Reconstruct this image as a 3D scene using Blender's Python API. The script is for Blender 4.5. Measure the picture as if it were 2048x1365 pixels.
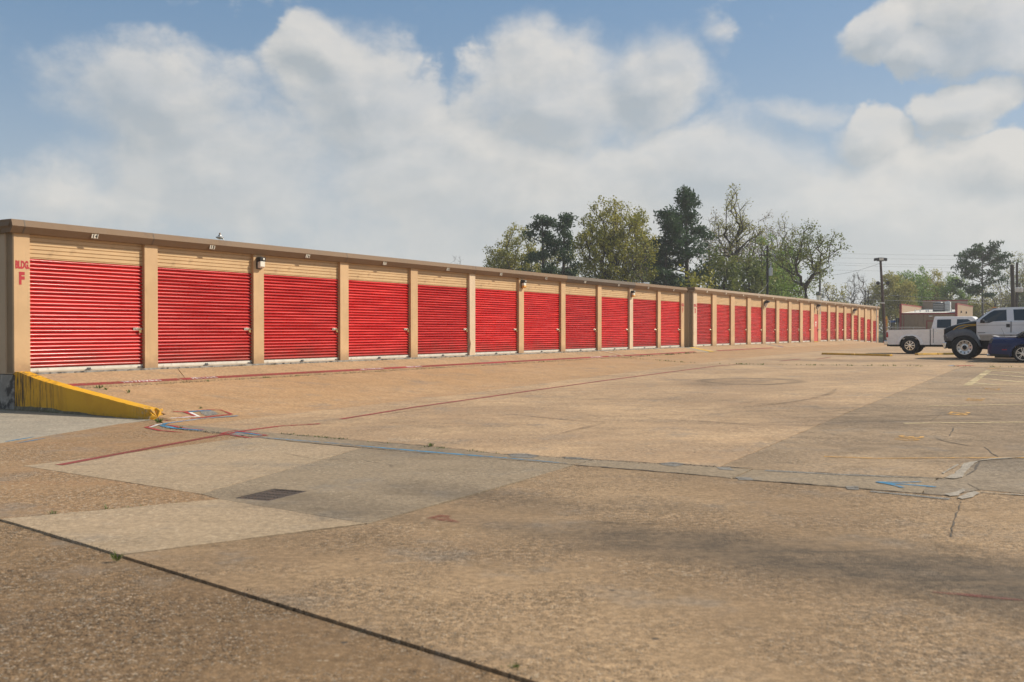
import bpy, bmesh, math, random
import numpy as np
from mathutils import Vector, Matrix

for o in list(bpy.data.objects):
    bpy.data.objects.remove(o)
SC = bpy.context.scene
COL = SC.collection
R = math.radians

# ------------------------------------------------------------------ camera, sky, sun, exposure
CAM_Z = 1.70
FPX, CX, CY = 1991.0, 1024.0, 682.5          # focal length and centre in photograph pixels (2048 wide)
PITCH = math.atan(21.5 / FPX)
cd = bpy.data.cameras.new('camera')
cam = bpy.data.objects.new('camera', cd)
COL.objects.link(cam)
cam.location = (0, 0, CAM_Z)
cam.rotation_euler = (R(90) - PITCH, 0, 0)
cd.sensor_width = 36.0
cd.lens = 36.0 * FPX / 2048.0
cd.clip_start = 0.1
cd.clip_end = 6000
cd.dof.use_dof = True
cd.dof.focus_distance = 42.0
cd.dof.aperture_fstop = 2.8
SC.camera = cam

SUN_AZ, SUN_EL = R(76), R(40)                # azimuth from +Y towards +X
sl = bpy.data.lights.new('sun', 'SUN')
sl.energy = 4.1
sl.angle = R(1.6)
sl.color = (1.0, 0.90, 0.76)
sun = bpy.data.objects.new('sun', sl)
COL.objects.link(sun)
sdir = Vector((math.sin(SUN_AZ) * math.cos(SUN_EL), math.cos(SUN_AZ) * math.cos(SUN_EL), math.sin(SUN_EL)))
sun.rotation_euler = sdir.to_track_quat('Z', 'Y').to_euler()
sun.location = sdir * 200

SC.view_settings.view_transform = 'Standard'
SC.view_settings.look = 'None'
SC.view_settings.gamma = 1
SC.view_settings.exposure = 0.42
SC.view_settings.use_curve_mapping = False

W = bpy.data.worlds.new('World')
SC.world = W
W.use_nodes = True


class NT:
    """a small node-tree writer: every method returns an output socket"""
    def __init__(s, nt):
        s.nt = nt

    def n(s, t, **kw):
        nd = s.nt.nodes.new(t)
        for k, v in kw.items():
            setattr(nd, k, v)
        return nd

    def put(s, sock, v):
        if isinstance(v, bpy.types.NodeSocket):
            s.nt.links.new(v, sock)
        elif v is not None:
            if isinstance(v, (tuple, list)) and len(v) == 3 and sock.type == 'RGBA':
                v = (*v, 1)
            sock.default_value = v

    def m(s, op, a, b=None, c=None, clamp=False):
        nd = s.n('ShaderNodeMath', operation=op, use_clamp=clamp)
        for i, v in enumerate((a, b, c)):
            if v is not None:
                s.put(nd.inputs[i], v)
        return nd.outputs[0]

    def v(s, op, a, b=None, scale=None):
        nd = s.n('ShaderNodeVectorMath', operation=op)
        s.put(nd.inputs[0], a)
        if b is not None:
            s.put(nd.inputs[1], b)
        if scale is not None:
            s.put(nd.inputs['Scale'], scale)
        return nd.outputs['Value'] if op in ('DOT_PRODUCT', 'LENGTH', 'DISTANCE') else nd.outputs[0]

    def sep(s, a):
        nd = s.n('ShaderNodeSeparateXYZ')
        s.put(nd.inputs[0], a)
        return nd.outputs

    def comb(s, x, y, z):
        nd = s.n('ShaderNodeCombineXYZ')
        for i, q in enumerate((x, y, z)):
            s.put(nd.inputs[i], q)
        return nd.outputs[0]

    def noise(s, vec, scale, detail=4.0, rough=0.5, color=False, dist=0.0):
        nd = s.n('ShaderNodeTexNoise')
        s.put(nd.inputs['Vector'], vec)
        nd.inputs['Scale'].default_value = scale
        nd.inputs['Detail'].default_value = detail
        nd.inputs['Roughness'].default_value = rough
        nd.inputs['Distortion'].default_value = dist
        return nd.outputs['Color' if color else 'Fac']

    def voro(s, vec, scale, out='Distance', feature='F1', rnd=1.0):
        nd = s.n('ShaderNodeTexVoronoi', feature=feature)
        s.put(nd.inputs['Vector'], vec)
        nd.inputs['Scale'].default_value = scale
        nd.inputs['Randomness'].default_value = rnd
        return nd.outputs[out]

    def ss(s, x, lo, hi, a=0.0, b=1.0):
        nd = s.n('ShaderNodeMapRange', interpolation_type='SMOOTHSTEP')
        s.put(nd.inputs['Value'], x)
        for k, q in (('From Min', lo), ('From Max', hi), ('To Min', a), ('To Max', b)):
            s.put(nd.inputs[k], q)
        return nd.outputs[0]

    def mix(s, f, a, b, blend='MIX'):
        nd = s.n('ShaderNodeMix', data_type='RGBA', blend_type=blend)
        s.put(nd.inputs[0], f)
        s.put(nd.inputs[6], a)
        s.put(nd.inputs[7], b)
        return nd.outputs[2]

    def mapping(s, vec, loc=(0, 0, 0), rot=(0, 0, 0), scale=(1, 1, 1), kind='POINT'):
        nd = s.n('ShaderNodeMapping', vector_type=kind)
        s.put(nd.inputs['Vector'], vec)
        nd.inputs['Location'].default_value = loc
        nd.inputs['Rotation'].default_value = rot
        nd.inputs['Scale'].default_value = scale
        return nd.outputs[0]


def sky_angles(px, py):
    az = math.atan((px - CX) / FPX)
    return az, math.atan((661 - py) / FPX * math.cos(az))


# cumulus banks: (centre x, centre y, half width, half height) read off the photograph, turned into azimuth and elevation
BANKS = [(330, 235, 215, 125, 1), (450, 340, 310, 145, 1), (705, 220, 185, 155, 1), (640, 125, 100, 80, .9), (1130, 205, 230, 155, 1), (1275, 170, 110, 115, 1),
         (1000, 410, 540, 160, .9), (1440, 360, 270, 120, .9), (1700, 430, 380, 125, 1), (1735, 270, 75, 60, .9), (1790, 55, 85, 70, .75), (1950, 45, 110, 100, .7),
         (1940, 235, 95, 48, .7), (90, 375, 170, 60, .75), (270, 400, 200, 65, .7), (1405, 80, 60, 55, .30), (1860, 110, 60, 45, .7), (2080, 130, 100, 70, .7), (1600, 235, 110, 45, .55), (2010, 330, 140, 50, .7)]


def cloud_group():
    g = bpy.data.node_groups.new('cloud_density', 'ShaderNodeTree')
    g.interface.new_socket('Vector', in_out='INPUT', socket_type='NodeSocketVector')
    g.interface.new_socket('Density', in_out='OUTPUT', socket_type='NodeSocketFloat')
    t = NT(g)
    gi, go = t.n('NodeGroupInput'), t.n('NodeGroupOutput')
    p = gi.outputs[0]                                   # (azimuth, elevation, 0)
    w1 = t.v('SUBTRACT', t.noise(p, 6.0, 3.0, 0.5, True), (0.5, 0.5, 0.5))
    w2 = t.v('SUBTRACT', t.noise(p, 30.0, 4.0, 0.6, True), (0.5, 0.5, 0.5))
    q = t.v('ADD', p, t.v('ADD', t.v('SCALE', w1, scale=0.10), t.v('SCALE', w2, scale=0.022)))
    q = t.v('MULTIPLY', q, (1, 1, 0))
    best = None
    for (x, y, a, b, wgt) in BANKS:
        az, el = sky_angles(x, y)
        gr = t.n('ShaderNodeTexGradient', gradient_type='SPHERICAL')
        t.put(gr.inputs[0], t.mapping(q, (az, el, 0), (0, 0, 0), (a * 1.24 / FPX, b * 1.24 / FPX, 1), 'TEXTURE'))
        v = t.m('MULTIPLY', gr.outputs['Fac'], wgt) if wgt != 1 else gr.outputs['Fac']
        best = v if best is None else t.m('MAXIMUM', best, v)
    # the same kind of broken cumulus all round, beyond the banks that the photograph shows
    out = t.ss(t.v('LENGTH', t.v('MULTIPLY', t.v('SUBTRACT', p, (0.0, 0.12, 0.0)), (1.0, 1.6, 0))), 0.56, 0.72)
    gen = t.m('MULTIPLY', t.m('MULTIPLY', t.m('SUBTRACT', t.noise(q, 2.1, 3.0, 0.5), 0.47), 2.6), out)
    best = t.m('MAXIMUM', best, gen)
    # billows: rounded heads at several sizes
    vo = t.n('ShaderNodeTexVoronoi', feature='F1')
    t.put(vo.inputs['Vector'], q)
    vo.inputs['Scale'].default_value = 15.0
    vo.inputs['Detail'].default_value = 3.0
    vo.inputs['Roughness'].default_value = 0.55
    vo.inputs['Lacunarity'].default_value = 2.3
    vo.normalize = True
    bil = t.m('SUBTRACT', 0.42, vo.outputs['Distance'])
    fb = t.m('SUBTRACT', t.noise(t.v('MULTIPLY', p, (0.8, 1.3, 1)), 10.0, 9.0, 0.60), 0.5)
    d = t.m('ADD', best, t.m('ADD', t.m('MULTIPLY', fb, 0.86), t.m('MULTIPLY', bil, 0.55)))
    t.put(go.inputs[0], d)
    return g


def make_world():
    nt = W.node_tree
    nt.nodes.clear()
    t = NT(nt)
    sky = t.n('ShaderNodeTexSky')
    sky.sky_type = 'NISHITA'
    sky.sun_disc = False
    sky.sun_elevation = SUN_EL
    sky.sun_rotation = SUN_AZ
    sky.altitude = 20
    sky.air_density = 1.0
    sky.dust_density = 1.6
    sky.ozone_density = 1.4
    co = t.n('ShaderNodeTexCoord').outputs['Generated']
    s = t.sep(t.v('NORMALIZE', co))
    az = t.m('ARCTAN2', s[0], s[1])
    el = t.m('ARCSINE', s[2])
    p = t.comb(az, el, 0.0)
    G = cloud_group()

    def dens(vec):
        nd = t.n('ShaderNodeGroup')
        nd.node_tree = G
        t.put(nd.inputs[0], vec)
        return nd.outputs[0]
    d0 = dens(p)
    d1 = dens(t.v('ADD', p, (0.012, 0.016, 0)))
    soft = t.ss(t.noise(p, 4.0, 3.0, 0.5), 0.36, 0.64, 0.22, 0.80)
    mask = t.m('MULTIPLY', t.ss(d0, 0.10, soft), t.ss(t.noise(t.v('MULTIPLY', p, (0.8, 1.6, 1)), 6.0, 5.0, 0.6), 0.34, 0.62, 0.74, 1.0))
    relief = t.m('SUBTRACT', d0, d1)
    light = t.m('ADD', t.ss(d0, 0.30, 1.05, 0.68, 0.26), t.m('MULTIPLY', relief, 1.9), clamp=True)
    light = t.m('ADD', light, t.m('MULTIPLY', t.m('SUBTRACT', t.noise(t.v('MULTIPLY', p, (0.7, 1.5, 1)), 4.5, 4.0, 0.55), 0.5), 1.3), clamp=True)
    cloud = t.mix(light, (3.10, 3.38, 3.58), (5.70, 5.45, 5.08))     # grey undersides to sunlit tops, in sky units (x 0.1)
    blue = t.mix(0.62, sky.outputs['Color'], (0.95, 1.95, 3.2))     # thin veil of haze over the clear parts
    col = t.mix(t.m('MULTIPLY', mask, 0.92), blue, cloud)
    hz = t.m('POWER', t.m('SUBTRACT', 1.0, t.m('MULTIPLY', t.m('MAXIMUM', el, 0.0), 2.6, clamp=True), clamp=True), 2.2)
    col = t.mix(t.m('MULTIPLY', hz, 0.88), col, (5.30, 5.32, 5.12))
    below = t.ss(el, -0.06, -0.005)
    col = t.mix(below, (2.3, 2.0, 1.6), col)
    bg = t.n('ShaderNodeBackground')
    t.put(bg.inputs['Color'], col)
    bg.inputs['Strength'].default_value = 0.1
    o = t.n('ShaderNodeOutputWorld')
    nt.links.new(bg.outputs[0], o.inputs[0])


make_world()
W.cycles.sampling_method = 'MANUAL'
W.cycles.sample_map_resolution = 256

# ------------------------------------------------------------------ the lot's own frame: s along the doors, t out from them
AL = R(30.67)
DV = Vector((math.sin(AL), math.cos(AL)))
TV = Vector((math.cos(AL), -math.sin(AL)))
P0 = Vector((-10.4, 20.8))
ROT = R(90) - AL
SLAB = CAM_Z - 0.90


def XY(s, t):
    p = P0 + DV * s + TV * t
    return p.x, p.y


def ST(x, y):
    r = Vector((x, y)) - P0
    return r.dot(DV), r.dot(TV)


L_PTS = [(-4000, 0.0), (-3, 0.0), (8, 0.10), (24, 0.38), (36, 0.50), (80, 0.53), (93, 0.38), (112, 0.02), (150, -0.25), (4000, -0.3)]
A_PTS = [(-4000, 0.53), (80, 0.53), (94, 0.36), (112, 0.02), (4000, -0.3)]


def interp(P, s):
    for (a, za), (b, zb) in zip(P, P[1:]):
        if s <= b:
            return za + (zb - za) * (s - a) / (b - a)
    return P[-1][1]


RAMP0, RAMP1 = 1.22, 5.0


def ground(s, t):
    L = interp(L_PTS, s)
    if s < 0 or t >= RAMP1:
        return L
    a = max(interp(A_PTS, s) - 0.04, L)
    f = (max(t, RAMP0) - RAMP0) / (RAMP1 - RAMP0)
    return a + (L - a) * f


def ray(px, py):
    u, v = (px - CX) / FPX, (CY - py) / FPX
    return Vector((u, math.cos(PITCH) + v * math.sin(PITCH), -math.sin(PITCH) + v * math.cos(PITCH)))


def PG(px, py):
    """where the sight line through a photograph pixel meets the ground: (s, t)"""
    d = ray(px, py)
    h = CAM_Z
    for _ in range(25):
        l = -h / d.z
        s, t = ST(d.x * l, d.y * l)
        h = 0.5 * h + 0.5 * (CAM_Z - ground(s, t))
    return s, t


def AT(px, py, Y):
    d = ray(px, py)
    l = Y / d.y
    return Vector((d.x * l, Y, CAM_Z + d.z * l))


# ------------------------------------------------------------------ object helpers
def tag(o, label=None, cat=None, group=None, kind=None):
    for k, v in (('label', label), ('category', cat), ('group', group), ('kind', kind)):
        if v:
            o[k] = v
    return o


def empty(name, loc=(0, 0, 0), rz=0.0, parent=None):
    o = bpy.data.objects.new(name, None)
    o.empty_display_size = 0.2
    COL.objects.link(o)
    o.location = loc
    o.rotation_euler = (0, 0, rz)
    if parent:
        o.parent = parent
    return o


def link(name, me, mat=None, parent=None):
    o = bpy.data.objects.new(name, me)
    COL.objects.link(o)
    if mat is not None and not me.materials:
        me.materials.append(mat)
    if parent:
        o.parent = parent
    return o


def copy_tree(o, parent=None, loc=None):
    c = o.copy()
    COL.objects.link(c)
    if parent:
        c.parent = parent
    if loc is not None:
        c.location = loc
    for ch in o.children:
        copy_tree(ch, c)
    return c


class MB:
    def __init__(s):
        s.v, s.f, s.mi = [], [], []
        s.cur = 0

    def add(s, vs, fs):
        b = len(s.v)
        s.v += [tuple(p) for p in vs]
        for f in fs:
            s.f.append(tuple(b + i for i in f))
            s.mi.append(s.cur)

    def box(s, x0, x1, y0, y1, z0, z1):
        s.add([(x0, y0, z0), (x1, y0, z0), (x1, y1, z0), (x0, y1, z0), (x0, y0, z1), (x1, y0, z1), (x1, y1, z1), (x0, y1, z1)],
              [(3, 2, 1, 0), (4, 5, 6, 7), (0, 1, 5, 4), (1, 2, 6, 5), (2, 3, 7, 6), (3, 0, 4, 7)])

    def prism(s, poly, a0, a1, axis='y', f=None):
        """polygon of two coordinates pushed along an axis; f(u, v, side) may give the third coordinate instead"""
        n = len(poly)
        area = sum(poly[i][0] * poly[(i + 1) % n][1] - poly[(i + 1) % n][0] * poly[i][1] for i in range(n))
        if area < 0:
            poly = poly[::-1]
        vs = []
        for k, a in enumerate((a0, a1)):
            for (u, v) in poly:
                w = a if f is None else f(u, v, k)
                vs.append({'y': (u, w, v), 'x': (w, u, v), 'z': (u, v, w)}[axis])
        fs = [tuple(range(n)), tuple(range(2 * n - 1, n - 1, -1))]
        for i in range(n):
            j = (i + 1) % n
            fs.append((i, i + n, j + n, j))
        if axis in ('x', 'z'):
            fs = [g[::-1] for g in fs]
        s.add(vs, fs)

    def tube(s, pts, rad, n=6, cap=True):
        pts = [Vector(p) for p in pts]
        if not isinstance(rad, (list, tuple)):
            rad = [rad] * len(pts)
        up = Vector((0, 0, 1))
        vs, fs = [], []
        for i, p in enumerate(pts):
            d = (pts[min(i + 1, len(pts) - 1)] - pts[max(i - 1, 0)]).normalized()
            a = d.cross(up)
            if a.length < 0.05:
                a = d.cross(Vector((0, 1, 0)))
            a.normalize()
            b = a.cross(d)
            for k in range(n):
                q = 2 * math.pi * k / n
                vs.append(p + (a * math.cos(q) + b * math.sin(q)) * rad[i])
        for i in range(len(pts) - 1):
            for k in range(n):
                k2 = (k + 1) % n
                fs.append((i * n + k, i * n + k2, (i + 1) * n + k2, (i + 1) * n + k))
        if cap:
            fs.append(tuple(range(n))[::-1])
            fs.append(tuple(range((len(pts) - 1) * n, len(pts) * n)))
        s.add(vs, fs)

    def lathe(s, prof, n=24, axis='z', c=(0, 0, 0)):
        """profile of (radius, height) turned about an axis through c"""
        vs, fs = [], []
        for (r, h) in prof:
            for k in range(n):
                q = 2 * math.pi * k / n
                x, y = r * math.cos(q), r * math.sin(q)
                p = {'z': (x, y, h), 'y': (x, h, y), 'x': (h, x, y)}[axis]
                vs.append((p[0] + c[0], p[1] + c[1], p[2] + c[2]))
        for i in range(len(prof) - 1):
            for k in range(n):
                k2 = (k + 1) % n
                f = (i * n + k, i * n + k2, (i + 1) * n + k2, (i + 1) * n + k)
                fs.append(f[::-1] if axis == 'y' else f)
        s.add(vs, fs)

    def build(s, name, mat, parent=None, smooth=False, bevel=0.0, seg=2, recalc=True, angle=40):
        me = bpy.data.meshes.new(name)
        me.from_pydata(s.v, [], s.f)
        mats = mat if isinstance(mat, (list, tuple)) else [mat]
        for q in mats:
            me.materials.append(q)
        if len(mats) > 1:
            me.polygons.foreach_set('material_index', s.mi)
        if recalc:
            bm = bmesh.new()
            bm.from_mesh(me)
            bmesh.ops.recalc_face_normals(bm, faces=bm.faces)
            bm.to_mesh(me)
            bm.free()
        o = bpy.data.objects.new(name, me)
        COL.objects.link(o)
        if parent:
            o.parent = parent
        if bevel > 0:
            md = o.modifiers.new('bevel', 'BEVEL')
            md.width = bevel
            md.segments = seg
            md.limit_method = 'ANGLE'
            md.angle_limit = R(30)
        if smooth or bevel > 0:
            me.polygons.foreach_set('use_smooth', [True] * len(me.polygons))
            me.set_sharp_from_angle(angle=R(angle))
        return o


def text_mesh(body, size, bold=0.0, extrude=0.002, width=1.0, spacing=1.0):
    cu = bpy.data.curves.new('lettering', 'FONT')
    cu.body = body
    cu.size = size
    cu.offset = bold
    cu.extrude = extrude
    cu.align_x = 'CENTER'
    cu.align_y = 'CENTER'
    cu.space_character = spacing
    cu.resolution_u = 3
    o = bpy.data.objects.new('lettering', cu)
    COL.objects.link(o)
    dg = bpy.context.evaluated_depsgraph_get()
    me = bpy.data.meshes.new_from_object(o.evaluated_get(dg))
    bpy.data.objects.remove(o)
    bpy.data.curves.remove(cu)
    if width != 1.0:
        for v in me.vertices:
            v.co.x *= width
    return me


# ------------------------------------------------------------------ materials
def new_mat(name):
    m = bpy.data.materials.new(name)
    m.use_nodes = True
    t = NT(m.node_tree)
    return m, t, m.node_tree.nodes['Principled BSDF']


def plain(name, col, rough=0.6, metal=0.0, var=0.12, scale=3.0, coat=0.0, dirt=None, bump=0.0, spec=0.5, bscale=40.0):
    """one colour with a little uneven wear"""
    m, t, b = new_mat(name)
    po = t.n('ShaderNodeTexCoord').outputs['Object']
    nz = t.noise(po, scale, 5.0, 0.6)
    c = t.mix(t.ss(nz, 0.3, 0.7), tuple(x * (1 - var) for x in col), tuple(min(1, x * (1 + var)) for x in col))
    if dirt:
        dcol, lo, hi, dscale = dirt
        c = t.mix(t.ss(t.noise(po, dscale, 6.0, 0.65), lo, hi), c, dcol)
    t.put(b.inputs['Base Color'], c)
    t.put(b.inputs['Roughness'], t.ss(nz, 0.2, 0.8, rough * 0.88, min(1, rough * 1.1)))
    b.inputs['Metallic'].default_value = metal
    b.inputs['Specular IOR Level'].default_value = spec
    if coat:
        b.inputs['Coat Weight'].default_value = coat
        b.inputs['Coat Roughness'].default_value = 0.06
    if bump:
        bp = t.n('ShaderNodeBump')
        bp.inputs['Strength'].default_value = bump
        bp.inputs['Distance'].default_value = 0.01
        t.put(bp.inputs['Height'], t.noise(po, bscale, 4.0, 0.6))
        t.put(b.inputs['Normal'], bp.outputs[0])
    return m


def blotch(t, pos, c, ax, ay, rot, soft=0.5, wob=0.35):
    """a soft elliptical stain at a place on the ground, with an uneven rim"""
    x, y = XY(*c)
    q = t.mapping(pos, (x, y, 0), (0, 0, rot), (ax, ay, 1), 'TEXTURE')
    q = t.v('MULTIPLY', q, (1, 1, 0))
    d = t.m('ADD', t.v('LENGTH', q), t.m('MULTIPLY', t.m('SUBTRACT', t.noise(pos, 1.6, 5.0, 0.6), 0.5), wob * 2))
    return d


def stains_group():
    g = bpy.data.node_groups.new('lot_stains', 'ShaderNodeTree')
    g.interface.new_socket('Vector', in_out='INPUT', socket_type='NodeSocketVector')
    g.interface.new_socket('Dark', in_out='OUTPUT', socket_type='NodeSocketFloat')
    t = NT(g)
    gi, go = t.n('NodeGroupInput'), t.n('NodeGroupOutput')
    pos = gi.outputs[0]
    tot = None

    def acc(v, k):
        nonlocal tot
        v = t.m('MULTIPLY', v, k)
        tot = v if tot is None else t.m('MAXIMUM', tot, v)
    # long dark drain stain across the foreground slab
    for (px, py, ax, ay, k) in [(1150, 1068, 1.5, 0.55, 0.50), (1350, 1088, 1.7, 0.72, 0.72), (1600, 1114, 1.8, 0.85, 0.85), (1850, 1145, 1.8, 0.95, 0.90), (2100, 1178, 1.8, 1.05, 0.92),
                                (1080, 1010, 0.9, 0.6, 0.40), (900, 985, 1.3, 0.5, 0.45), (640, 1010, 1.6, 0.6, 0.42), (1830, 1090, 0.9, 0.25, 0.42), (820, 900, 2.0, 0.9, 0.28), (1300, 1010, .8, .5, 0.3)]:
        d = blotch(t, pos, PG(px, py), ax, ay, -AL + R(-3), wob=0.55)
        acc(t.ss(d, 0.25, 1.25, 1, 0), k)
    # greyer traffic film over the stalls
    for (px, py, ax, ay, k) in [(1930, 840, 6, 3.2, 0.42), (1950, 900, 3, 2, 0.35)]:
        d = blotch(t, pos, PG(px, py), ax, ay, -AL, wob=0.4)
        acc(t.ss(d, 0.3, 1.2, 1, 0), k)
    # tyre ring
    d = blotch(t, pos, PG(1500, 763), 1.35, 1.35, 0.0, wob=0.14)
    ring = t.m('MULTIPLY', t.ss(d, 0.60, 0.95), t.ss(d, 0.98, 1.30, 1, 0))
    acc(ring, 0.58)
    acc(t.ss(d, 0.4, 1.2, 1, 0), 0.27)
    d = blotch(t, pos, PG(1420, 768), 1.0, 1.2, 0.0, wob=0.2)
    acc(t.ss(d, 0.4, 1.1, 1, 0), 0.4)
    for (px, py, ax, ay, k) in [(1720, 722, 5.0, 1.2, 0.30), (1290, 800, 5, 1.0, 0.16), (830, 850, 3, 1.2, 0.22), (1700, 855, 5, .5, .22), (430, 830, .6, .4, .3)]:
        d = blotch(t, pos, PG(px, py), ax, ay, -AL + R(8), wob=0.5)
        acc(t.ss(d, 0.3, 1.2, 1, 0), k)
    t.put(go.inputs[0], tot)
    return g


STAINS = None


def concrete(name, ca, cb, agg=0.5, stone=48.0, grey=(0.20, 0.185, 0.16), stain=1.0, light_stones=0.6, rust=0.0, bump=0.5):
    """weathered concrete: broad tone drift, dirt film, exposed aggregate as relief and colour, and the lot's stains"""
    global STAINS
    if STAINS is None:
        STAINS = stains_group()
    m, t, b = new_mat(name)
    pos = t.n('ShaderNodeNewGeometry').outputs['Position']
    pos2 = t.v('MULTIPLY', pos, (1, 1, 0.3))
    n1 = t.noise(pos2, 0.28, 5.0, 0.6)
    n2 = t.noise(pos2, 2.2, 6.0, 0.65)
    n3 = t.noise(pos2, 17.0, 4.0, 0.6)
    n4 = t.noise(pos2, 15.0, 7.0, 0.82)
    ac = t.mapping(pos2, (0, 0, 0), (0, 0, AL), (0.22, 3.0, 1.0))
    streak = t.noise(ac, 1.3, 5.0, 0.6)
    c = t.mix(t.ss(n1, 0.38, 0.62), tuple(x * 0.88 for x in ca), tuple(x * 1.06 for x in cb))
    c = t.mix(t.m('MULTIPLY', t.ss(n2, 0.44, 0.70), 0.45), c, tuple(x * 0.66 for x in ca))
    c = t.mix(t.m('MULTIPLY', t.ss(streak, 0.5, 0.75), 0.34), c, tuple(x * 0.66 for x in cb))
    c = t.mix(t.m('MULTIPLY', t.ss(t.noise(pos2, 0.9, 4.0, 0.7), 0.52, 0.72), 0.46), c, grey)
    if rust:
        c = t.mix(t.m('MULTIPLY', t.ss(t.noise(ac, 0.7, 5.0, 0.65), 0.47, 0.68), rust), c, (0.36, 0.19, 0.085))
    # aggregate
    cellc = t.sep(t.voro(pos2, stone, 'Color'))
    dist = t.voro(pos2, stone, 'Distance')
    wear = t.m('MULTIPLY', t.ss(t.noise(pos2, 0.62, 5.0, 0.65), 0.36, 0.60, 0.10, 1.0), agg)
    pale = t.m('MULTIPLY', t.ss(cellc[0], 0.70, 0.84), t.ss(dist, 0.35, 0.60, 1, 0))
    dark = t.m('MULTIPLY', t.ss(cellc[1], 0.50, 0.80), t.ss(dist, 0.36, 0.66, 1, 0))
    c = t.mix(t.m('MULTIPLY', t.m('MULTIPLY', dark, wear), 0.95), c, tuple(x * 0.34 for x in ca))
    c = t.mix(t.m('MULTIPLY', t.m('MULTIPLY', pale, wear), light_stones), c, (0.62, 0.55, 0.43))
    fine = t.m('MULTIPLY', t.ss(n3, 0.35, 0.70, 0.80, 1.14), t.ss(t.noise(pos2, 75.0, 3.0, 0.6), 0.35, 0.68, 0.84, 1.12))
    c = t.mix(1.0, c, t.comb(fine, fine, fine), 'MULTIPLY')
    grain = t.ss(n4, 0.39, 0.63, 0.48, 1.40)
    grain = t.m('ADD', 1.0, t.m('MULTIPLY', t.m('SUBTRACT', grain, 1.0), t.m('MULTIPLY', wear, 0.85)))
    c = t.mix(1.0, c, t.comb(grain, grain, grain), 'MULTIPLY')
    c2 = t.sep(t.voro(pos2, 24.0, 'Color'))
    d2 = t.voro(pos2, 24.0, 'Distance')
    big = t.m('MULTIPLY', t.m('MULTIPLY', t.ss(c2[0], 0.80, 0.88), t.ss(d2, 0.28, 0.45, 1, 0)), t.ss(t.noise(pos2, 0.8, 4.0, 0.65), 0.50, 0.66))
    c = t.mix(t.m('MULTIPLY', big, light_stones), c, (0.60, 0.50, 0.36))
    # small dark droppings
    spot = t.m('MULTIPLY', t.ss(t.voro(pos2, 1.7, 'Distance'), 0.028, 0.045, 1, 0), 0.75)
    c = t.mix(spot, c, (0.05, 0.045, 0.04))
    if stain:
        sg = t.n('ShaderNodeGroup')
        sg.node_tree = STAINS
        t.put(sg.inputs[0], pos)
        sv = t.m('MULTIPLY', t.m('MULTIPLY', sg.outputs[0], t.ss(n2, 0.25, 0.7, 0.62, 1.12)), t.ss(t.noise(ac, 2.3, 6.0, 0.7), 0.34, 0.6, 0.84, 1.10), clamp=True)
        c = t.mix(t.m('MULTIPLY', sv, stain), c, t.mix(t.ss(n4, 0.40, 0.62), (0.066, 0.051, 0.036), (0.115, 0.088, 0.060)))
    t.put(b.inputs['Base Color'], c)
    t.put(b.inputs['Roughness'], t.ss(n2, 0.3, 0.7, 0.80, 0.95))
    b.inputs['Specular IOR Level'].default_value = 0.25
    bp = t.n('ShaderNodeBump')
    bp.inputs['Strength'].default_value = bump
    bp.inputs['Distance'].default_value = 0.006
    h = t.m('ADD', t.m('MULTIPLY', t.ss(dist, 0.1, 0.6, 1, 0), wear), t.m('MULTIPLY', n3, 0.8))
    t.put(bp.inputs['Height'], h)
    t.put(b.inputs['Normal'], bp.outputs[0])
    return m


def paint(name, col, wear=0.5, scale=9.0, lo=0.42, soft=0.25, rough=0.75, alpha=1.0):
    """road paint: worn through to the concrete in patches"""
    m, t, b = new_mat(name)
    pos = t.n('ShaderNodeNewGeometry').outputs['Position']
    nz = t.noise(pos, scale, 7.0, 0.7)
    big = t.noise(pos, 0.9, 3.0, 0.6)
    c = t.mix(t.ss(big, 0.3, 0.7), tuple(x * 0.8 for x in col), tuple(min(1, x * 1.12) for x in col))
    t.put(b.inputs['Base Color'], c)
    b.inputs['Roughness'].default_value = rough
    b.inputs['Specular IOR Level'].default_value = 0.25
    q = t.m('ADD', t.m('MULTIPLY', nz, 0.7), t.m('MULTIPLY', big, 0.3))
    a = t.ss(q, lo - soft * 0.5, lo + soft * 0.5, 1 - wear, 1)
    t.put(b.inputs['Alpha'], t.m('MULTIPLY', a, alpha))
    return m


M = {}
def tan_metal(name, col, streaks=0.5):
    m, t, b = new_mat(name)
    tc = t.n('ShaderNodeTexCoord').outputs['Object']
    pos = t.n('ShaderNodeNewGeometry').outputs['Position']
    n = t.noise(pos, 1.1, 5.0, 0.6)
    st = t.noise(t.v('MULTIPLY', pos, (9, 9, 0.5)), 1.2, 5.0, 0.65)
    c = t.mix(t.ss(n, 0.35, 0.68), tuple(x * 0.92 for x in col), tuple(x * 1.05 for x in col))
    c = t.mix(t.m('MULTIPLY', t.ss(st, 0.52, 0.74), streaks), c, tuple(x * 0.62 for x in col))
    z = t.sep(tc)[2]
    foot = t.m('MULTIPLY', t.ss(t.m('ADD', z, t.m('MULTIPLY', t.noise(pos, 7.0, 5.0, 0.7), 0.5)), 0.24, 0.62, 1, 0), 0.6)
    c = t.mix(foot, c, (0.24, 0.155, 0.09))
    scuff = t.m('MULTIPLY', t.ss(t.noise(t.v('MULTIPLY', pos, (1, 1, 3)), 6.0, 5.0, 0.75), 0.66, 0.74), t.ss(z, 0.3, 1.8, 0.8, 0.15))
    c = t.mix(scuff, c, (0.32, 0.22, 0.14))
    t.put(b.inputs['Base Color'], c)
    t.put(b.inputs['Roughness'], t.ss(n, 0.3, 0.7, 0.42, 0.62))
    b.inputs['Specular IOR Level'].default_value = 0.35
    bp = t.n('ShaderNodeBump')
    bp.inputs['Strength'].default_value = 0.25
    bp.inputs['Distance'].default_value = 0.02
    t.put(bp.inputs['Height'], t.noise(pos, 1.6, 3.0, 0.5))
    t.put(b.inputs['Normal'], bp.outputs[0])
    return m


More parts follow.
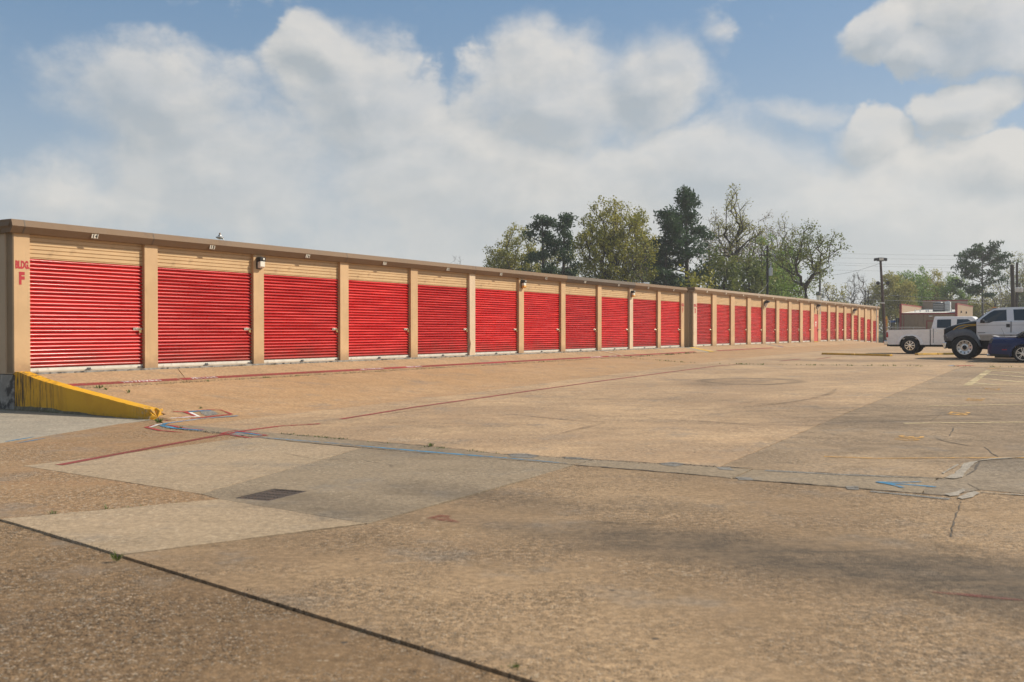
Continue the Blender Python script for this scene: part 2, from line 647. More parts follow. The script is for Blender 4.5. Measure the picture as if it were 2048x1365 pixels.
M['tan'] = tan_metal('tan_sheet_metal', (0.55, 0.365, 0.195))
M['tan_worn'] = plain('tan_worn_metal', (0.60, 0.46, 0.31), 0.55, var=0.10, scale=2.0, dirt=((0.40, 0.30, 0.20), 0.55, 0.75, 4.0))
M['tan_head'] = plain('tan_header_metal', (0.55, 0.37, 0.19), 0.5, var=0.07, scale=1.5, dirt=((0.40, 0.26, 0.13), 0.52, 0.75, 3.0))
M['tan_end'] = plain('tan_end_wall_metal', (0.42, 0.31, 0.20), 0.55, var=0.08, scale=0.8, dirt=((0.30, 0.21, 0.13), 0.55, 0.8, 1.5))
M['fascia'] = plain('brown_fascia_metal', (0.180, 0.116, 0.066), 0.62, spec=0.2, var=0.07, scale=0.9, dirt=((0.14, 0.092, 0.058), 0.55, 0.8, 1.7), bump=0.04, bscale=4)
M['fascia_grey'] = plain('greyed_fascia_metal', (0.120, 0.094, 0.070), 0.6, spec=0.2, var=0.08, scale=0.9)
M['fascia_far'] = plain('tan_fascia_metal', (0.27, 0.185, 0.108), 0.55, var=0.07, scale=0.9)


def door_red(name, col):
    m, t, b = new_mat(name)
    tc = t.n('ShaderNodeTexCoord').outputs['Object']
    oi = t.n('ShaderNodeObjectInfo').outputs['Random']
    q = t.v('ADD', tc, t.comb(t.m('MULTIPLY', oi, 37.0), 0.0, t.m('MULTIPLY', oi, 11.0)))
    st = t.noise(t.v('MULTIPLY', q, (0.35, 1, 12)), 1.4, 4.0, 0.65)
    sp = t.noise(t.v('MULTIPLY', q, (1.2, 1, 1.2)), 1.1, 5.0, 0.6)
    c = t.mix(t.ss(st, 0.35, 0.68), tuple(x * 0.74 for x in col), (min(1, col[0] * 1.2), 0.026, 0.022))
    # sun-faded patches and a different age for each door
    c = t.mix(t.m('MULTIPLY', t.ss(sp, 0.45, 0.75), t.ss(oi, 0.0, 1.0, 0.10, 0.45)), c, (col[0] * 0.86, col[1] * 3.4, col[2] * 3.0))
    k = t.ss(oi, 0.0, 1.0, 0.86, 1.10)
    c = t.mix(1.0, c, t.comb(k, k, k), 'MULTIPLY')
    # grime along the foot of the door, scuffs and a few pale scratches
    z = t.sep(tc)[2]
    g = t.m('MULTIPLY', t.ss(t.m('ADD', z, t.m('MULTIPLY', sp, 0.9)), 0.45, 1.05, 1, 0), 0.5)
    c = t.mix(g, c, (0.17, 0.055, 0.035))
    sc = t.ss(t.noise(t.v('MULTIPLY', q, (1.0, 1, 5.0)), 7.0, 3.0, 0.7), 0.70, 0.76)
    c = t.mix(t.m('MULTIPLY', sc, 0.16), c, (0.55, 0.30, 0.22))
    t.put(b.inputs['Base Color'], c)
    t.put(b.inputs['Roughness'], t.ss(st, 0.3, 0.7, 0.18, 0.34))
    b.inputs['Specular IOR Level'].default_value = 0.30
    return m


M['red'] = door_red('red_door_enamel', (0.54, 0.010, 0.011))
M['red_far'] = door_red('red_door_faded', (0.52, 0.024, 0.016))
M['red_flat'] = plain('faded_red_paint', (0.52, 0.085, 0.06), 0.55, var=0.08)
M['letter_red'] = plain('red_lettering', (0.42, 0.022, 0.03), 0.5, var=0.06)
M['alu'] = plain('pale_aluminium_rail', (0.62, 0.575, 0.49), 0.42, 0.25, var=0.08, dirt=((0.35, 0.31, 0.26), 0.56, 0.74, 7.0))
M['steel'] = plain('latch_steel', (0.62, 0.58, 0.50), 0.32, 0.9, var=0.1)
M['brass'] = plain('padlock_brass', (0.55, 0.40, 0.16), 0.35, 0.85)
M['black'] = plain('black_plastic', (0.022, 0.022, 0.024), 0.5, var=0.2)
M['dark'] = plain('dark_underside', (0.014, 0.014, 0.015), 0.8, var=0.2)
M['lens'] = plain('clouded_lens', (0.72, 0.69, 0.60), 0.35, var=0.06, scale=12)
M['lens_amber'] = plain('amber_lens', (0.72, 0.36, 0.06), 0.35, var=0.1)
M['plate'] = plain('number_plate_white', (0.74, 0.70, 0.60), 0.5, var=0.06)
M['ink'] = plain('black_ink', (0.02, 0.02, 0.02), 0.6)
M['white'] = plain('white_paint', (0.74, 0.73, 0.70), 0.5, var=0.05)
M['conc_found'] = plain('stained_foundation_concrete', (0.26, 0.245, 0.22), 0.9, var=0.25, scale=4, dirt=((0.06, 0.055, 0.05), 0.48, 0.62, 3.5), bump=0.5, bscale=25)
M['roof'] = plain('roof_sheet', (0.45, 0.43, 0.39), 0.5)
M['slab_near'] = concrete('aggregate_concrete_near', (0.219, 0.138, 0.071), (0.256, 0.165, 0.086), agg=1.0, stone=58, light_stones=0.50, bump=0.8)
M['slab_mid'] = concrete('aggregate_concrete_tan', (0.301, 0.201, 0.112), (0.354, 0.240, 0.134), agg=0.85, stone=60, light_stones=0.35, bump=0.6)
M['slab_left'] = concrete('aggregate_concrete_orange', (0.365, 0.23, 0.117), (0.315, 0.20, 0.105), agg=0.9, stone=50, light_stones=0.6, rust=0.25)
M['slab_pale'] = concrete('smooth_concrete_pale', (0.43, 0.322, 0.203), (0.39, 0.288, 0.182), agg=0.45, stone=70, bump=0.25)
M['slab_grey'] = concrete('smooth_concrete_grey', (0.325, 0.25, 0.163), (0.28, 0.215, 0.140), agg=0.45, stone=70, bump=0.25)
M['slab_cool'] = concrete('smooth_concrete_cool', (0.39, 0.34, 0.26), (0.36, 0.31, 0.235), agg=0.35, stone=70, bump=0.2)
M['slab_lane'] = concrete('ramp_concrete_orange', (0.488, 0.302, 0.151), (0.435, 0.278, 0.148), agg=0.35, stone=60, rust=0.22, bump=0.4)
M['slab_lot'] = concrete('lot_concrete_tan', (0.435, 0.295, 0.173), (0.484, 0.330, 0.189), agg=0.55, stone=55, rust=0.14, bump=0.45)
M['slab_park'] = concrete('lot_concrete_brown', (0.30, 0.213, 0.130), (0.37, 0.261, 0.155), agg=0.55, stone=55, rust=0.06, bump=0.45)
M['patch_dark'] = concrete('dark_patch_concrete', (0.225, 0.175, 0.122), (0.27, 0.21, 0.142), agg=0.5, stone=55, bump=0.4)
M['apron'] = concrete('apron_concrete', (0.45, 0.302, 0.168), (0.42, 0.28, 0.157), agg=0.2, stone=60, stain=0.0, bump=0.3)
M['joint'] = concrete('joint_dirt', (0.075, 0.062, 0.048), (0.10, 0.085, 0.06), agg=0.6, stone=40, stain=0.0, bump=1.0)
M['mortar'] = concrete('pale_patching_mortar', (0.46, 0.405, 0.325), (0.33, 0.285, 0.225), agg=0.4, stone=60, stain=0.0, bump=0.8)
M['broken'] = concrete('broken_grey_concrete', (0.27, 0.25, 0.22), (0.20, 0.185, 0.16), agg=0.8, stone=45, stain=0.0, bump=1.0)
M['p_red'] = paint('red_line_paint', (0.27, 0.055, 0.050), 0.6, lo=0.45, alpha=0.92)
M['p_redspray'] = paint('red_spray_paint', (0.36, 0.035, 0.040), 0.75, lo=0.47, soft=0.2, alpha=0.9)
M['p_bluespray'] = paint('blue_spray_paint', (0.055, 0.25, 0.43), 0.85, lo=0.46, soft=0.22, alpha=0.9)
M['p_bluefaint'] = paint('faint_blue_spray', (0.10, 0.30, 0.48), 0.85, lo=0.50, soft=0.2, alpha=0.62)
M['p_redfaint'] = paint('faint_red_spray', (0.24, 0.045, 0.040), 0.8, lo=0.48, alpha=0.6)
M['p_white'] = paint('white_spray_paint', (0.78, 0.76, 0.72), 0.7, lo=0.46, soft=0.22, alpha=0.85)
M['p_cream'] = paint('cream_line_paint', (0.60, 0.48, 0.27), 0.7, lo=0.45, alpha=0.85)
M['p_orange'] = paint('orange_line_paint', (0.60, 0.34, 0.10), 0.75, lo=0.47, alpha=0.9)
M['p_curb'] = paint('red_kerb_paint', (0.30, 0.055, 0.050), 0.9, scale=14, lo=0.44)
M['tyre_mark'] = paint('tyre_rubber_mark', (0.06, 0.05, 0.042), 1.0, scale=3.0, lo=0.5, soft=0.35, alpha=0.34)
M['p_yellow'] = paint('yellow_patch_paint', (0.66, 0.43, 0.10), 0.6, lo=0.43)
M['yellow_kerb'] = plain('yellow_kerb_paint', (0.58, 0.34, 0.04), 0.7, dirt=((0.20, 0.15, 0.08), 0.55, 0.72, 5.0))
M['iron'] = plain('rusty_cast_iron', (0.085, 0.066, 0.053), 0.75, 0.3, var=0.3, scale=25, dirt=((0.14, 0.085, 0.055), 0.5, 0.7, 18.0))
M['crack'] = plain('crack_shadow_dirt', (0.085, 0.068, 0.05), 0.95, var=0.3, scale=15)


def yellow_wall_mat():
    m, t, b = new_mat('weathered_yellow_paint')
    po = t.n('ShaderNodeTexCoord').outputs['Object']
    s = t.sep(po)
    drip = t.noise(t.v('MULTIPLY', po, (6, 9, 0.9)), 1.4, 6.0, 0.7)
    base = t.mix(t.ss(t.noise(po, 1.8, 4.0, 0.6), 0.3, 0.7), (0.60, 0.300, 0.006), (0.68, 0.36, 0.010))
    base = t.mix(t.m('MULTIPLY', t.ss(t.noise(po, 30, 5.0, 0.7), 0.55, 0.8), 0.25), base, (0.33, 0.20, 0.04))
    # black mould running down near the building end and at the broken end (y runs inwards, so t = -y)
    tt = t.m('MULTIPLY', s[1], -1.0)
    near = t.ss(tt, 0.3, 2.0, 1.0, 0.0)
    endm = t.ss(tt, 3.5, 4.15, 0.0, 0.55)
    k = t.m('MULTIPLY', t.m('ADD', near, endm), t.ss(drip, 0.49, 0.60))
    foot = t.m('MULTIPLY', t.ss(t.m('ADD', s[2], t.m('MULTIPLY', t.noise(po, 5, 5.0, 0.7), 0.30)), 0.08, 0.26, 1, 0), t.ss(drip, 0.36, 0.55))
    c = t.mix(t.m('MULTIPLY', t.m('MAXIMUM', k, t.m('MULTIPLY', foot, 0.75)), 0.92), base, (0.045, 0.030, 0.012))
    chip = t.m('MULTIPLY', endm, t.ss(t.noise(po, 14, 5.0, 0.7), 0.52, 0.62))
    c = t.mix(chip, c, (0.42, 0.33, 0.24))
    t.put(b.inputs['Base Color'], c)
    b.inputs['Roughness'].default_value = 0.65
    bp = t.n('ShaderNodeBump')
    bp.inputs['Strength'].default_value = 0.45
    bp.inputs['Distance'].default_value = 0.01
    t.put(bp.inputs['Height'], t.noise(po, 16, 6.0, 0.65))
    t.put(b.inputs['Normal'], bp.outputs[0])
    return m


M['yellow_wall'] = yellow_wall_mat()


def leaf_mat(name, ca, cb, cc):
    m, t, b = new_mat(name)
    g = t.n('ShaderNodeNewGeometry')
    rnd = g.outputs['Random Per Island']
    pos = g.outputs['Position']
    big = t.noise(pos, 0.45, 3.0, 0.6)
    c = t.mix(rnd, ca, cb)
    c = t.mix(t.ss(big, 0.42, 0.68), c, cc)
    t.put(b.inputs['Base Color'], c)
    b.inputs['Roughness'].default_value = 0.6
    b.inputs['Specular IOR Level'].default_value = 0.25
    tr = t.n('ShaderNodeBsdfTranslucent')
    t.put(tr.inputs['Color'], t.mix(0.5, c, cb))
    mx = t.n('ShaderNodeMixShader')
    mx.inputs[0].default_value = 0.35
    out = m.node_tree.nodes['Material Output']
    m.node_tree.links.new(b.outputs[0], mx.inputs[1])
    m.node_tree.links.new(tr.outputs[0], mx.inputs[2])
    m.node_tree.links.new(mx.outputs[0], out.inputs[0])
    return m


M['leaf_olive'] = leaf_mat('olive_spring_leaves', (0.166, 0.170, 0.029), (0.311, 0.301, 0.046), (0.394, 0.351, 0.065))
M['leaf_yellow'] = leaf_mat('yellow_spring_leaves', (0.248, 0.235, 0.053), (0.381, 0.358, 0.083), (0.462, 0.396, 0.119))
M['leaf_green'] = leaf_mat('fresh_green_leaves', (0.118, 0.209, 0.039), (0.238, 0.356, 0.070), (0.298, 0.377, 0.099))
M['leaf_mid'] = leaf_mat('mid_green_leaves', (0.078, 0.120, 0.031), (0.173, 0.208, 0.050), (0.230, 0.230, 0.065))
M['leaf_pine'] = leaf_mat('dark_pine_needles', (0.019, 0.047, 0.023), (0.047, 0.092, 0.036), (0.062, 0.109, 0.043))
M['leaf_brown'] = leaf_mat('brown_budding_twigs', (0.169, 0.139, 0.084), (0.277, 0.229, 0.119), (0.317, 0.249, 0.130))
M['leaf_weed'] = leaf_mat('weed_leaves', (0.05, 0.10, 0.02), (0.10, 0.17, 0.03), (0.14, 0.16, 0.04))
M['leaf_far'] = leaf_mat('far_wood_leaves', (0.177, 0.166, 0.075), (0.269, 0.239, 0.103), (0.207, 0.248, 0.083))
M['bark'] = plain('dark_bark', (0.050, 0.040, 0.032), 0.95, var=0.3, scale=4, bump=0.3)
M['bark_grey'] = plain('grey_bark', (0.105, 0.092, 0.078), 0.95, var=0.25, scale=4)
M['wood_pole'] = plain('creosoted_pole_wood', (0.060, 0.035, 0.028), 0.85, var=0.25, scale=3)
M['wood_dark'] = plain('dark_pole_wood', (0.032, 0.026, 0.022), 0.85, var=0.25, scale=3)
M['galv'] = plain('galvanised_steel', (0.38, 0.38, 0.37), 0.45, 0.6)
M['galv_pale'] = plain('pale_grey_enamel', (0.56, 0.58, 0.58), 0.45)
M['wire'] = plain('cable_black', (0.11, 0.11, 0.11), 0.7)
M['wall_brown'] = plain('tan_panel_wall', (0.26, 0.187, 0.123), 0.65, var=0.07, scale=1.5)
M['wall_tan'] = plain('tan_parapet_panel', (0.31, 0.220, 0.140), 0.65, var=0.06, scale=1.5)
M['trim_red'] = plain('dark_red_trim', (0.26, 0.030, 0.030), 0.5)
M['roof_white'] = plain('white_roof_membrane', (0.60, 0.58, 0.52), 0.7, var=0.1, dirt=((0.40, 0.38, 0.33), 0.5, 0.75, 1.2))
M['grey_dark'] = plain('dark_grey_metal', (0.085, 0.087, 0.09), 0.5)
M['grass'] = plain('short_grass', (0.060, 0.085, 0.020), 0.95, var=0.35, scale=2.5, bump=0.8)
M['dirt'] = concrete('far_ground_dirt', (0.20, 0.165, 0.11), (0.14, 0.13, 0.07), agg=0.3, stone=20, stain=0.0)
M['car_white'] = plain('white_car_paint', (0.87, 0.84, 0.79), 0.28, var=0.03, coat=0.6, dirt=((0.76, 0.71, 0.64), 0.60, 0.9, 0.8))
M['car_silver'] = plain('silver_car_paint', (0.74, 0.72, 0.70), 0.32, 0.10, var=0.03, coat=0.5)
M['car_grey'] = plain('grey_primer', (0.105, 0.105, 0.108), 0.6, var=0.15, scale=6)
M['car_black'] = plain('black_car_paint', (0.006, 0.006, 0.007), 0.38, var=0.1, coat=0.0, spec=0.25)
M['car_tan'] = plain('pewter_rocker_paint', (0.36, 0.31, 0.255), 0.4, 0.2, coat=0.3)
M['car_blue'] = plain('blue_car_paint', (0.004, 0.013, 0.075), 0.30, 0.0, var=0.06, coat=0.15, spec=0.3)
M['softtop'] = plain('black_soft_top', (0.018, 0.018, 0.018), 0.9, var=0.2)
M['tyre'] = plain('tyre_rubber', (0.016, 0.016, 0.016), 0.85, var=0.2)
M['chrome'] = plain('chrome', (0.74, 0.72, 0.70), 0.12, 1.0, var=0.04)
M['rim'] = plain('alloy_rim', (0.66, 0.64, 0.61), 0.28, 0.85, var=0.05)
M['tail'] = plain('red_tail_lens', (0.42, 0.010, 0.014), 0.18, coat=0.6)
M['amber'] = plain('amber_marker_lens', (0.75, 0.26, 0.02), 0.25)
M['headlens'] = plain('headlight_lens', (0.62, 0.61, 0.58), 0.12, 0.3, coat=0.8)
M['flame'] = plain('yellow_pinstripe', (0.62, 0.36, 0.02), 0.4)
M['flame_in'] = plain('blue_grey_graphic', (0.075, 0.09, 0.105), 0.35)
M['flag_y'] = plain('yellow_flag_cloth', (0.75, 0.42, 0.03), 0.8)
M['flag_r'] = plain('red_flag_cloth', (0.55, 0.04, 0.03), 0.8)
M['sign_blue'] = plain('blue_canopy', (0.03, 0.12, 0.42), 0.5)


def glass_mat():
    m, t, b = new_mat('tinted_glass')
    b.inputs['Base Color'].default_value = (0.018, 0.024, 0.028, 1)
    b.inputs['Roughness'].default_value = 0.04
    b.inputs['Specular IOR Level'].default_value = 0.8
    return m


M['glass'] = glass_mat()

# ------------------------------------------------------------------ ground, slabs, joints
gs = [-1100, -600, -200, -60, -20, -8, -3, -0.06, 0.14, 4, 8, 12, 16, 20, 24, 28, 32, 36, 50, 65, 80, 86, 93, 100, 112, 130, 150, 300, 600, 1100]
gt = [-1100, -600, -200, -60, -25, -10, -0.02, 1.22, 2.2, 3.1, 4.0, 5.0, 8, 14, 20, 30, 45, 70, 200, 600, 1100]
mb = MB()
mb.add([(*XY(s, t), ground(s, t) - 0.075) for s in gs for t in gt],
       [(i * len(gt) + j, (i + 1) * len(gt) + j, (i + 1) * len(gt) + j + 1, i * len(gt) + j + 1) for i in range(len(gs) - 1) for j in range(len(gt) - 1)])
tag(mb.build('ground', M['dirt'], smooth=False), kind='structure')

rs = random.Random(5)


def tess(poly, zf, grid=1.0, skirt=0.07, cuts_s=(), cuts_t=()):
    """flat polygon in (s, t) cut along grid lines and laid on zf, with a skirt; returns a mesh in world space"""
    bm = bmesh.new()
    vs = [bm.verts.new((s, t, 0)) for s, t in poly]
    f = bm.faces.new(vs)
    bmesh.ops.triangulate(bm, faces=[f])
    smin, smax = min(p[0] for p in poly), max(p[0] for p in poly)
    tmin, tmax = min(p[1] for p in poly), max(p[1] for p in poly)

    def cut(co, no):
        bmesh.ops.bisect_plane(bm, geom=bm.verts[:] + bm.edges[:] + bm.faces[:], plane_co=co, plane_no=no, dist=1e-5)
    for c in cuts_s:
        if smin < c < smax:
            cut((c, 0, 0), (1, 0, 0))
    for c in cuts_t:
        if tmin < c < tmax:
            cut((0, c, 0), (0, 1, 0))
    border = [e for e in bm.edges if len(e.link_faces) == 1]
    if skirt:
        r = bmesh.ops.extrude_edge_only(bm, edges=border)
        low = [v for v in r['geom'] if isinstance(v, bmesh.types.BMVert)]
        for v in low:
            v.co.z = -1.0
    for v in bm.verts:
        s, t, k = v.co
        x, y = XY(s, t)
        v.co = (x, y, zf(s, t) + (-skirt if k < -0.5 else 0))
    bmesh.ops.recalc_face_normals(bm, faces=bm.faces)
    up = [f for f in bm.faces if abs(f.normal.z) > 0.5]
    if up and sum(f.normal.z for f in up) < 0:
        bmesh.ops.reverse_faces(bm, faces=bm.faces)
    me = bpy.data.meshes.new('slab')
    bm.to_mesh(me)
    bm.free()
    return me


LS = [p[0] for p in L_PTS]


def lines(a, b, step):
    n = int((b - a) / step)
    return [a + step * i for i in range(n + 1)]


def rough_poly(poly, amp, step=0.28, far=18.0):
    """break a polygon's edges into short pieces and jog them a little, so that slab rims look spalled"""
    out = []
    n = len(poly)
    for i in range(n):
        a, b = Vector(poly[i]), Vector(poly[(i + 1) % n])
        out.append((a.x, a.y))
        L = (b - a).length
        mid = (a + b) / 2
        if L > 60 or math.hypot(mid.x + 3, mid.y - 12) > far:
            continue
        k = int(L / step)
        nrm = Vector((-(b - a).y, (b - a).x)).normalized()
        w = 0.0
        for j in range(1, k):
            w = 0.6 * w + rs.gauss(0, amp)
            if rs.random() < 0.05:
                w += rs.choice((-1, 1)) * amp * 2.4
            p = a + (b - a) * ((j + rs.uniform(-0.3, 0.3)) / k) + nrm * max(-3 * amp, min(3 * amp, w))
            out.append((p.x, p.y))
    return out


def inset(poly, d):
    """move each edge inwards by d"""
    n = len(poly)
    area = sum(poly[i][0] * poly[(i + 1) % n][1] - poly[(i + 1) % n][0] * poly[i][1] for i in range(n))
    sg = 1 if area > 0 else -1
    out = []
    for i in range(n):
        p0, p1, p2 = Vector(poly[i - 1]), Vector(poly[i]), Vector(poly[(i + 1) % n])
        e1, e2 = (p1 - p0).normalized(), (p2 - p1).normalized()
        n1, n2 = Vector((-e1.y, e1.x)) * sg, Vector((-e2.y, e2.x)) * sg
        bis = n1 + n2
        k = d * 2 / max(bis.length_squared, 0.35)
        q = p1 + bis * k
        out.append((q.x, q.y))
    return out


lot = empty('parking_lot')
tag(lot, kind='structure')


def slab(poly, mat, gap=0.014, dz=0.0, amp=0.006, gs_=None, name='slab', parent=lot, label=None, zf=None):
    q = rough_poly(inset(poly, gap), amp)
    smin, smax = min(p[0] for p in q), max(p[0] for p in q)
    tmin, tmax = min(p[1] for p in q), max(p[1] for p in q)
    cs = set(x for x in LS if -100 < x < 500)
    ct = {RAMP0, RAMP1}
    if tmax > RAMP0 and tmin < RAMP1 and smax > 0.2:
        cs |= set(lines(0, 112, 2.0))
        ct |= {1.8, 2.4, 3.0, 3.6, 4.2, 4.6}
    z = zf or ground
    me = tess(q, lambda s, t: z(s, t) + dz, 1.0, 0.07, sorted(cs), sorted(ct))
    me.name = name
    o = link(name, me, mat, parent)
    if label:
        o['label'] = label
    return o


def J1(t):
    return -7.26 - 0.19 * (t - 11.06)


pP1a, pP1b, pP1c, pP1d = PG(-4, 1039), PG(440, 999), PG(735, 1048), PG(238, 1111)
pP2a, pP2b, pP2c = PG(45, 932), PG(500, 874), PG(1150, 930)
pSeamT, pSeamB = PG(722, 896), PG(400, 988)
lowS = [PG(x, y) for x, y in [(326, 853), (373, 862), (446, 868), (500, 874), (588, 884), (722, 896), (860, 908), (1010, 920), (1150, 930)]]
lowS2 = [PG(x, y) for x, y in [(1150, 930), (1290, 941), (1500, 961), (1700, 977), (1900, 992), (1925, 986), (1960, 980), (2048, 988)]]
upS = [PG(x, y) for x, y in [(330, 849), (443, 856), (561, 868), (700, 880), (860, 893), (1010, 909), (1150, 917), (1290, 926), (1440, 934), (1500, 939), (1700, 950), (1885, 958)]]
upS2 = [PG(x, y) for x, y in [(1885, 958), (1930, 941), (1945, 925), (1990, 918), (2048, 914)]]
farT = 46.0
J1end = (J1(farT), farT)
low_end, up_end = (lowS2[-1][0] - 0.3, farT), (upS2[-1][0] + 0.4, farT)
Dj = lambda s: 15.28
E_pts = [PG(x, y) for x, y in [(1240, 716), (1430, 728.5), (1600, 731), (1800, 732.5), (2048, 735)]]
Eend = (E_pts[-1][0] + 0.5, farT)
E_D = None
for a, b in zip(E_pts, E_pts[1:]):
    if a[1] <= 15.28 <= b[1]:
        k = (15.28 - a[1]) / (b[1] - a[1])
        E_D = (a[0] + (b[0] - a[0]) * k, 15.28)
if E_D is None:
    E_D = (31.0, 15.28)
E_s = E_D[0]
E0 = (E_s - 0.5, 1.23)
RU = 5.75        # the rusty lengthwise seam
pD = PG(1440, 934)

cw = [p for p in lowS if p[1] > pP2b[1] and p[1] < pSeamT[1]]
cw2 = [p for p in lowS if p[1] > pSeamT[1]]
# foreground
slab([pP1a, pP1d, J1end, (-40, farT), (-40, -9), (J1(-9), -9)], M['slab_near'], gap=0.012, dz=-0.012, amp=0.014)
slab([pP1d, pP1c, pP2c] + lowS2[1:] + [low_end, J1end], M['slab_mid'], gap=0.016, amp=0.009)
slab([pP1a, pP1b, pP1c, pP1d], M['slab_pale'], gap=0.010, dz=0.004, amp=0.005)
slab([pP2a, pP2b] + cw + [pSeamT, pSeamB, pP1b] if False else [pP2a, pP2b] + cw + [pSeamT, pSeamB], M['slab_pale'], gap=0.005, dz=0.0, amp=0.003)
drain_slab = slab([pSeamB, pSeamT] + cw2 + [pP1c, pP1b], M['slab_grey'], gap=0.007, dz=0.0, amp=0.003)
# left of the ramp wall
gA, gB = PG(-40, 893), PG(240, 848)
slab([(-0.02, -9), (-0.02, gB[1])] + [gB, gA, (J1(4.2) + 0.2, 4.3), (J1(-9), -9)], M['slab_cool'], gap=0.006, amp=0.003)
slab([gA, gB, (-0.02, gB[1]), (-0.02, 4.3), upS[0], lowS[0], lowS[1], lowS[2], pP2b, pP2a, pSeamB, pP1b, pP1a, (J1(4.2) + 0.2, 4.3)], M['slab_left'], gap=0.008, amp=0.005)
# the patched strip, in lengths
st_t = [PG(722, 896)[1], PG(1150, 930)[1], PG(1480, 950)[1]]


def strip_piece(a, b):
    lo = [p for p in lowS + lowS2[1:] if a - 1e-4 <= p[1] <= b + 1e-4]
    up = [p for p in upS if a - 1e-4 <= p[1] <= b + 1e-4]

    def at(P, t):
        for q, r in zip(P, P[1:]):
            if q[1] <= t <= r[1]:
                return (q[0] + (r[0] - q[0]) * (t - q[1]) / (r[1] - q[1]), t)
        return P[0] if t < P[0][1] else P[-1]
    lw = lowS + lowS2[1:]
    lo = [at(lw, a)] + [p for p in lo if a + 0.05 < p[1] < b - 0.05] + [at(lw, b)]
    up = [at(upS, a)] + [p for p in up if a + 0.05 < p[1] < b - 0.05] + [at(upS, b)]
    if abs(lo[0][0] - up[0][0]) < 0.05:
        up = up[1:]
    return lo + up[::-1]


tS, tE = min(lowS[0][1], upS[0][1]), upS[-1][1] - 0.05
marks = [tS] + st_t + [tE]
for i in range(len(marks) - 1):
    slab(strip_piece(marks[i], marks[i + 1]), M['slab_grey'], gap=0.012, dz=0.002, amp=0.012)
pl = strip_piece(tE - 0.1, tE)
slab([pl[1], *[p for p in lowS2 if p[1] > tE], low_end, up_end] + upS2[::-1][:-1] + [pl[2]], M['patch_dark'], gap=0.012, amp=0.012)
# beyond the strip
seamU = [p for p in upS if p[1] > RU]
tU = RU


def up_at(t):
    P = upS
    for q, r in zip(P, P[1:]):
        if q[1] <= t <= r[1]:
            return (q[0] + (r[0] - q[0]) * (t - q[1]) / (r[1] - q[1]), t)
    return P[-1]


slab([(0.27, 1.24), (0.27, 4.32), (0.0, 4.42), upS[0], up_at(RU), (E_s - 0.4, RU), E0], M['slab_lane'], gap=0.006, amp=0.004)
slab([up_at(RU)] + [p for p in upS if RU + .1 < p[1] < pD[1] - .1] + [up_at(pD[1]), (8, 15.28), E_D, (E_s - 0.4, RU)], M['slab_lot'], gap=0.009, amp=0.006)
slab([up_at(pD[1])] + [p for p in upS if p[1] > pD[1] + .1] + upS2[1:] + [up_end, Eend, E_D, (8, 15.28)], M['slab_park'], gap=0.009, amp=0.006)
slab([E0, (E_s - 0.4, RU), (112, RU), (112, 1.24)], M['slab_lane'], gap=0.012)
slab([(E_s - 0.4, RU), E_D, (112, 15.28), (112, RU)], M['slab_lot'], gap=0.012)
slab([E_D, Eend, (112, farT), (112, 15.28)], M['slab_lot'], gap=0.012)

# ------------------------------------------------------------------ the apron in front of the doors
apron = tag(empty('apron'), kind='structure')


def apron_z(s, t):
    hi = interp([(-10, SLAB - 0.035), (80.5, SLAB - 0.035), (93.6, SLAB - 0.36), (100, SLAB - 0.5)], s)
    lo = interp(A_PTS, s)
    return hi + (lo - hi) * min(1, max(0, t) / 1.2)


def apron_slab(s0, s1, k0, k1, mat=None):
    q = rough_poly(inset([(s0, 0.02), (s1, 0.02), (s1 + k1, 1.2), (s0 + k0, 1.2)], 0.006), 0.004, far=40)
    me = tess(q, apron_z, skirt=0.10, cuts_s=[80.5, 84, 88, 93.6] + lines(2, 80, 4), cuts_t=[0.4, 0.8])
    link('slab', me, mat or M['apron'], apron)


brk = [0.27, 4.25, 11.4, 18.4, 28.2, 38.75]
skw = [0.0, -0.75, 0.0, 0.0, 0.0, 0.0]
for i in range(5):
    apron_slab(brk[i], brk[i + 1], skw[i], skw[i + 1])
apron_slab(38.75, 40.2, 0, 0, M['slab_cool'])
for a, b in zip([40.2, 54, 67, 81], [54, 67, 81, 93.7]):
    apron_slab(a, b, 0, 0)

# ------------------------------------------------------------------ painted lines, cracks and patches: parts of the lot
def ribbon(pts, w, mat, name='painted_line', lift=0.006, parent=lot, jit=0.0, taper=False, zf=ground, step=0.35, label=None):
    """a strip of paint laid on the ground along (s, t) points"""
    P = []
    for a, b in zip(pts, pts[1:]):
        a, b = Vector(a), Vector(b)
        k = max(1, min(120, int((b - a).length / step)))
        P += [a + (b - a) * (j / k) for j in range(k)]
    P.append(Vector(pts[-1]))
    vs, fs = [], []
    for i, p in enumerate(P):
        d = P[min(i + 1, len(P) - 1)] - P[max(i - 1, 0)]
        if d.length < 1e-6:
            d = Vector((1, 0))
        nrm = Vector((-d.y, d.x)).normalized()
        f = i / max(1, len(P) - 1)
        ww = w * (1 - 0.75 * abs(2 * f - 1) ** 3 if taper else 1)
        for sg in (-0.5, 0.5):
            q = p + nrm * (sg * ww + rs.gauss(0, jit))
            vs.append((*XY(q.x, q.y), zf(q.x, q.y) + lift))
    for i in range(len(P) - 1):
        fs.append((2 * i, 2 * i + 2, 2 * i + 3, 2 * i + 1))
    m_ = MB()
    m_.add(vs, fs)
    o = m_.build(name, mat, parent)
    me = o.data
    if len(me.polygons) and me.polygons[0].normal.z < 0:
        me.flip_normals()
    if label:
        o['label'] = label
    return o


def PP(*px):
    return [PG(x, y) for x, y in px]


def pxline(px, w, mat, **k):
    return ribbon(PP(*px), w, mat, **k)


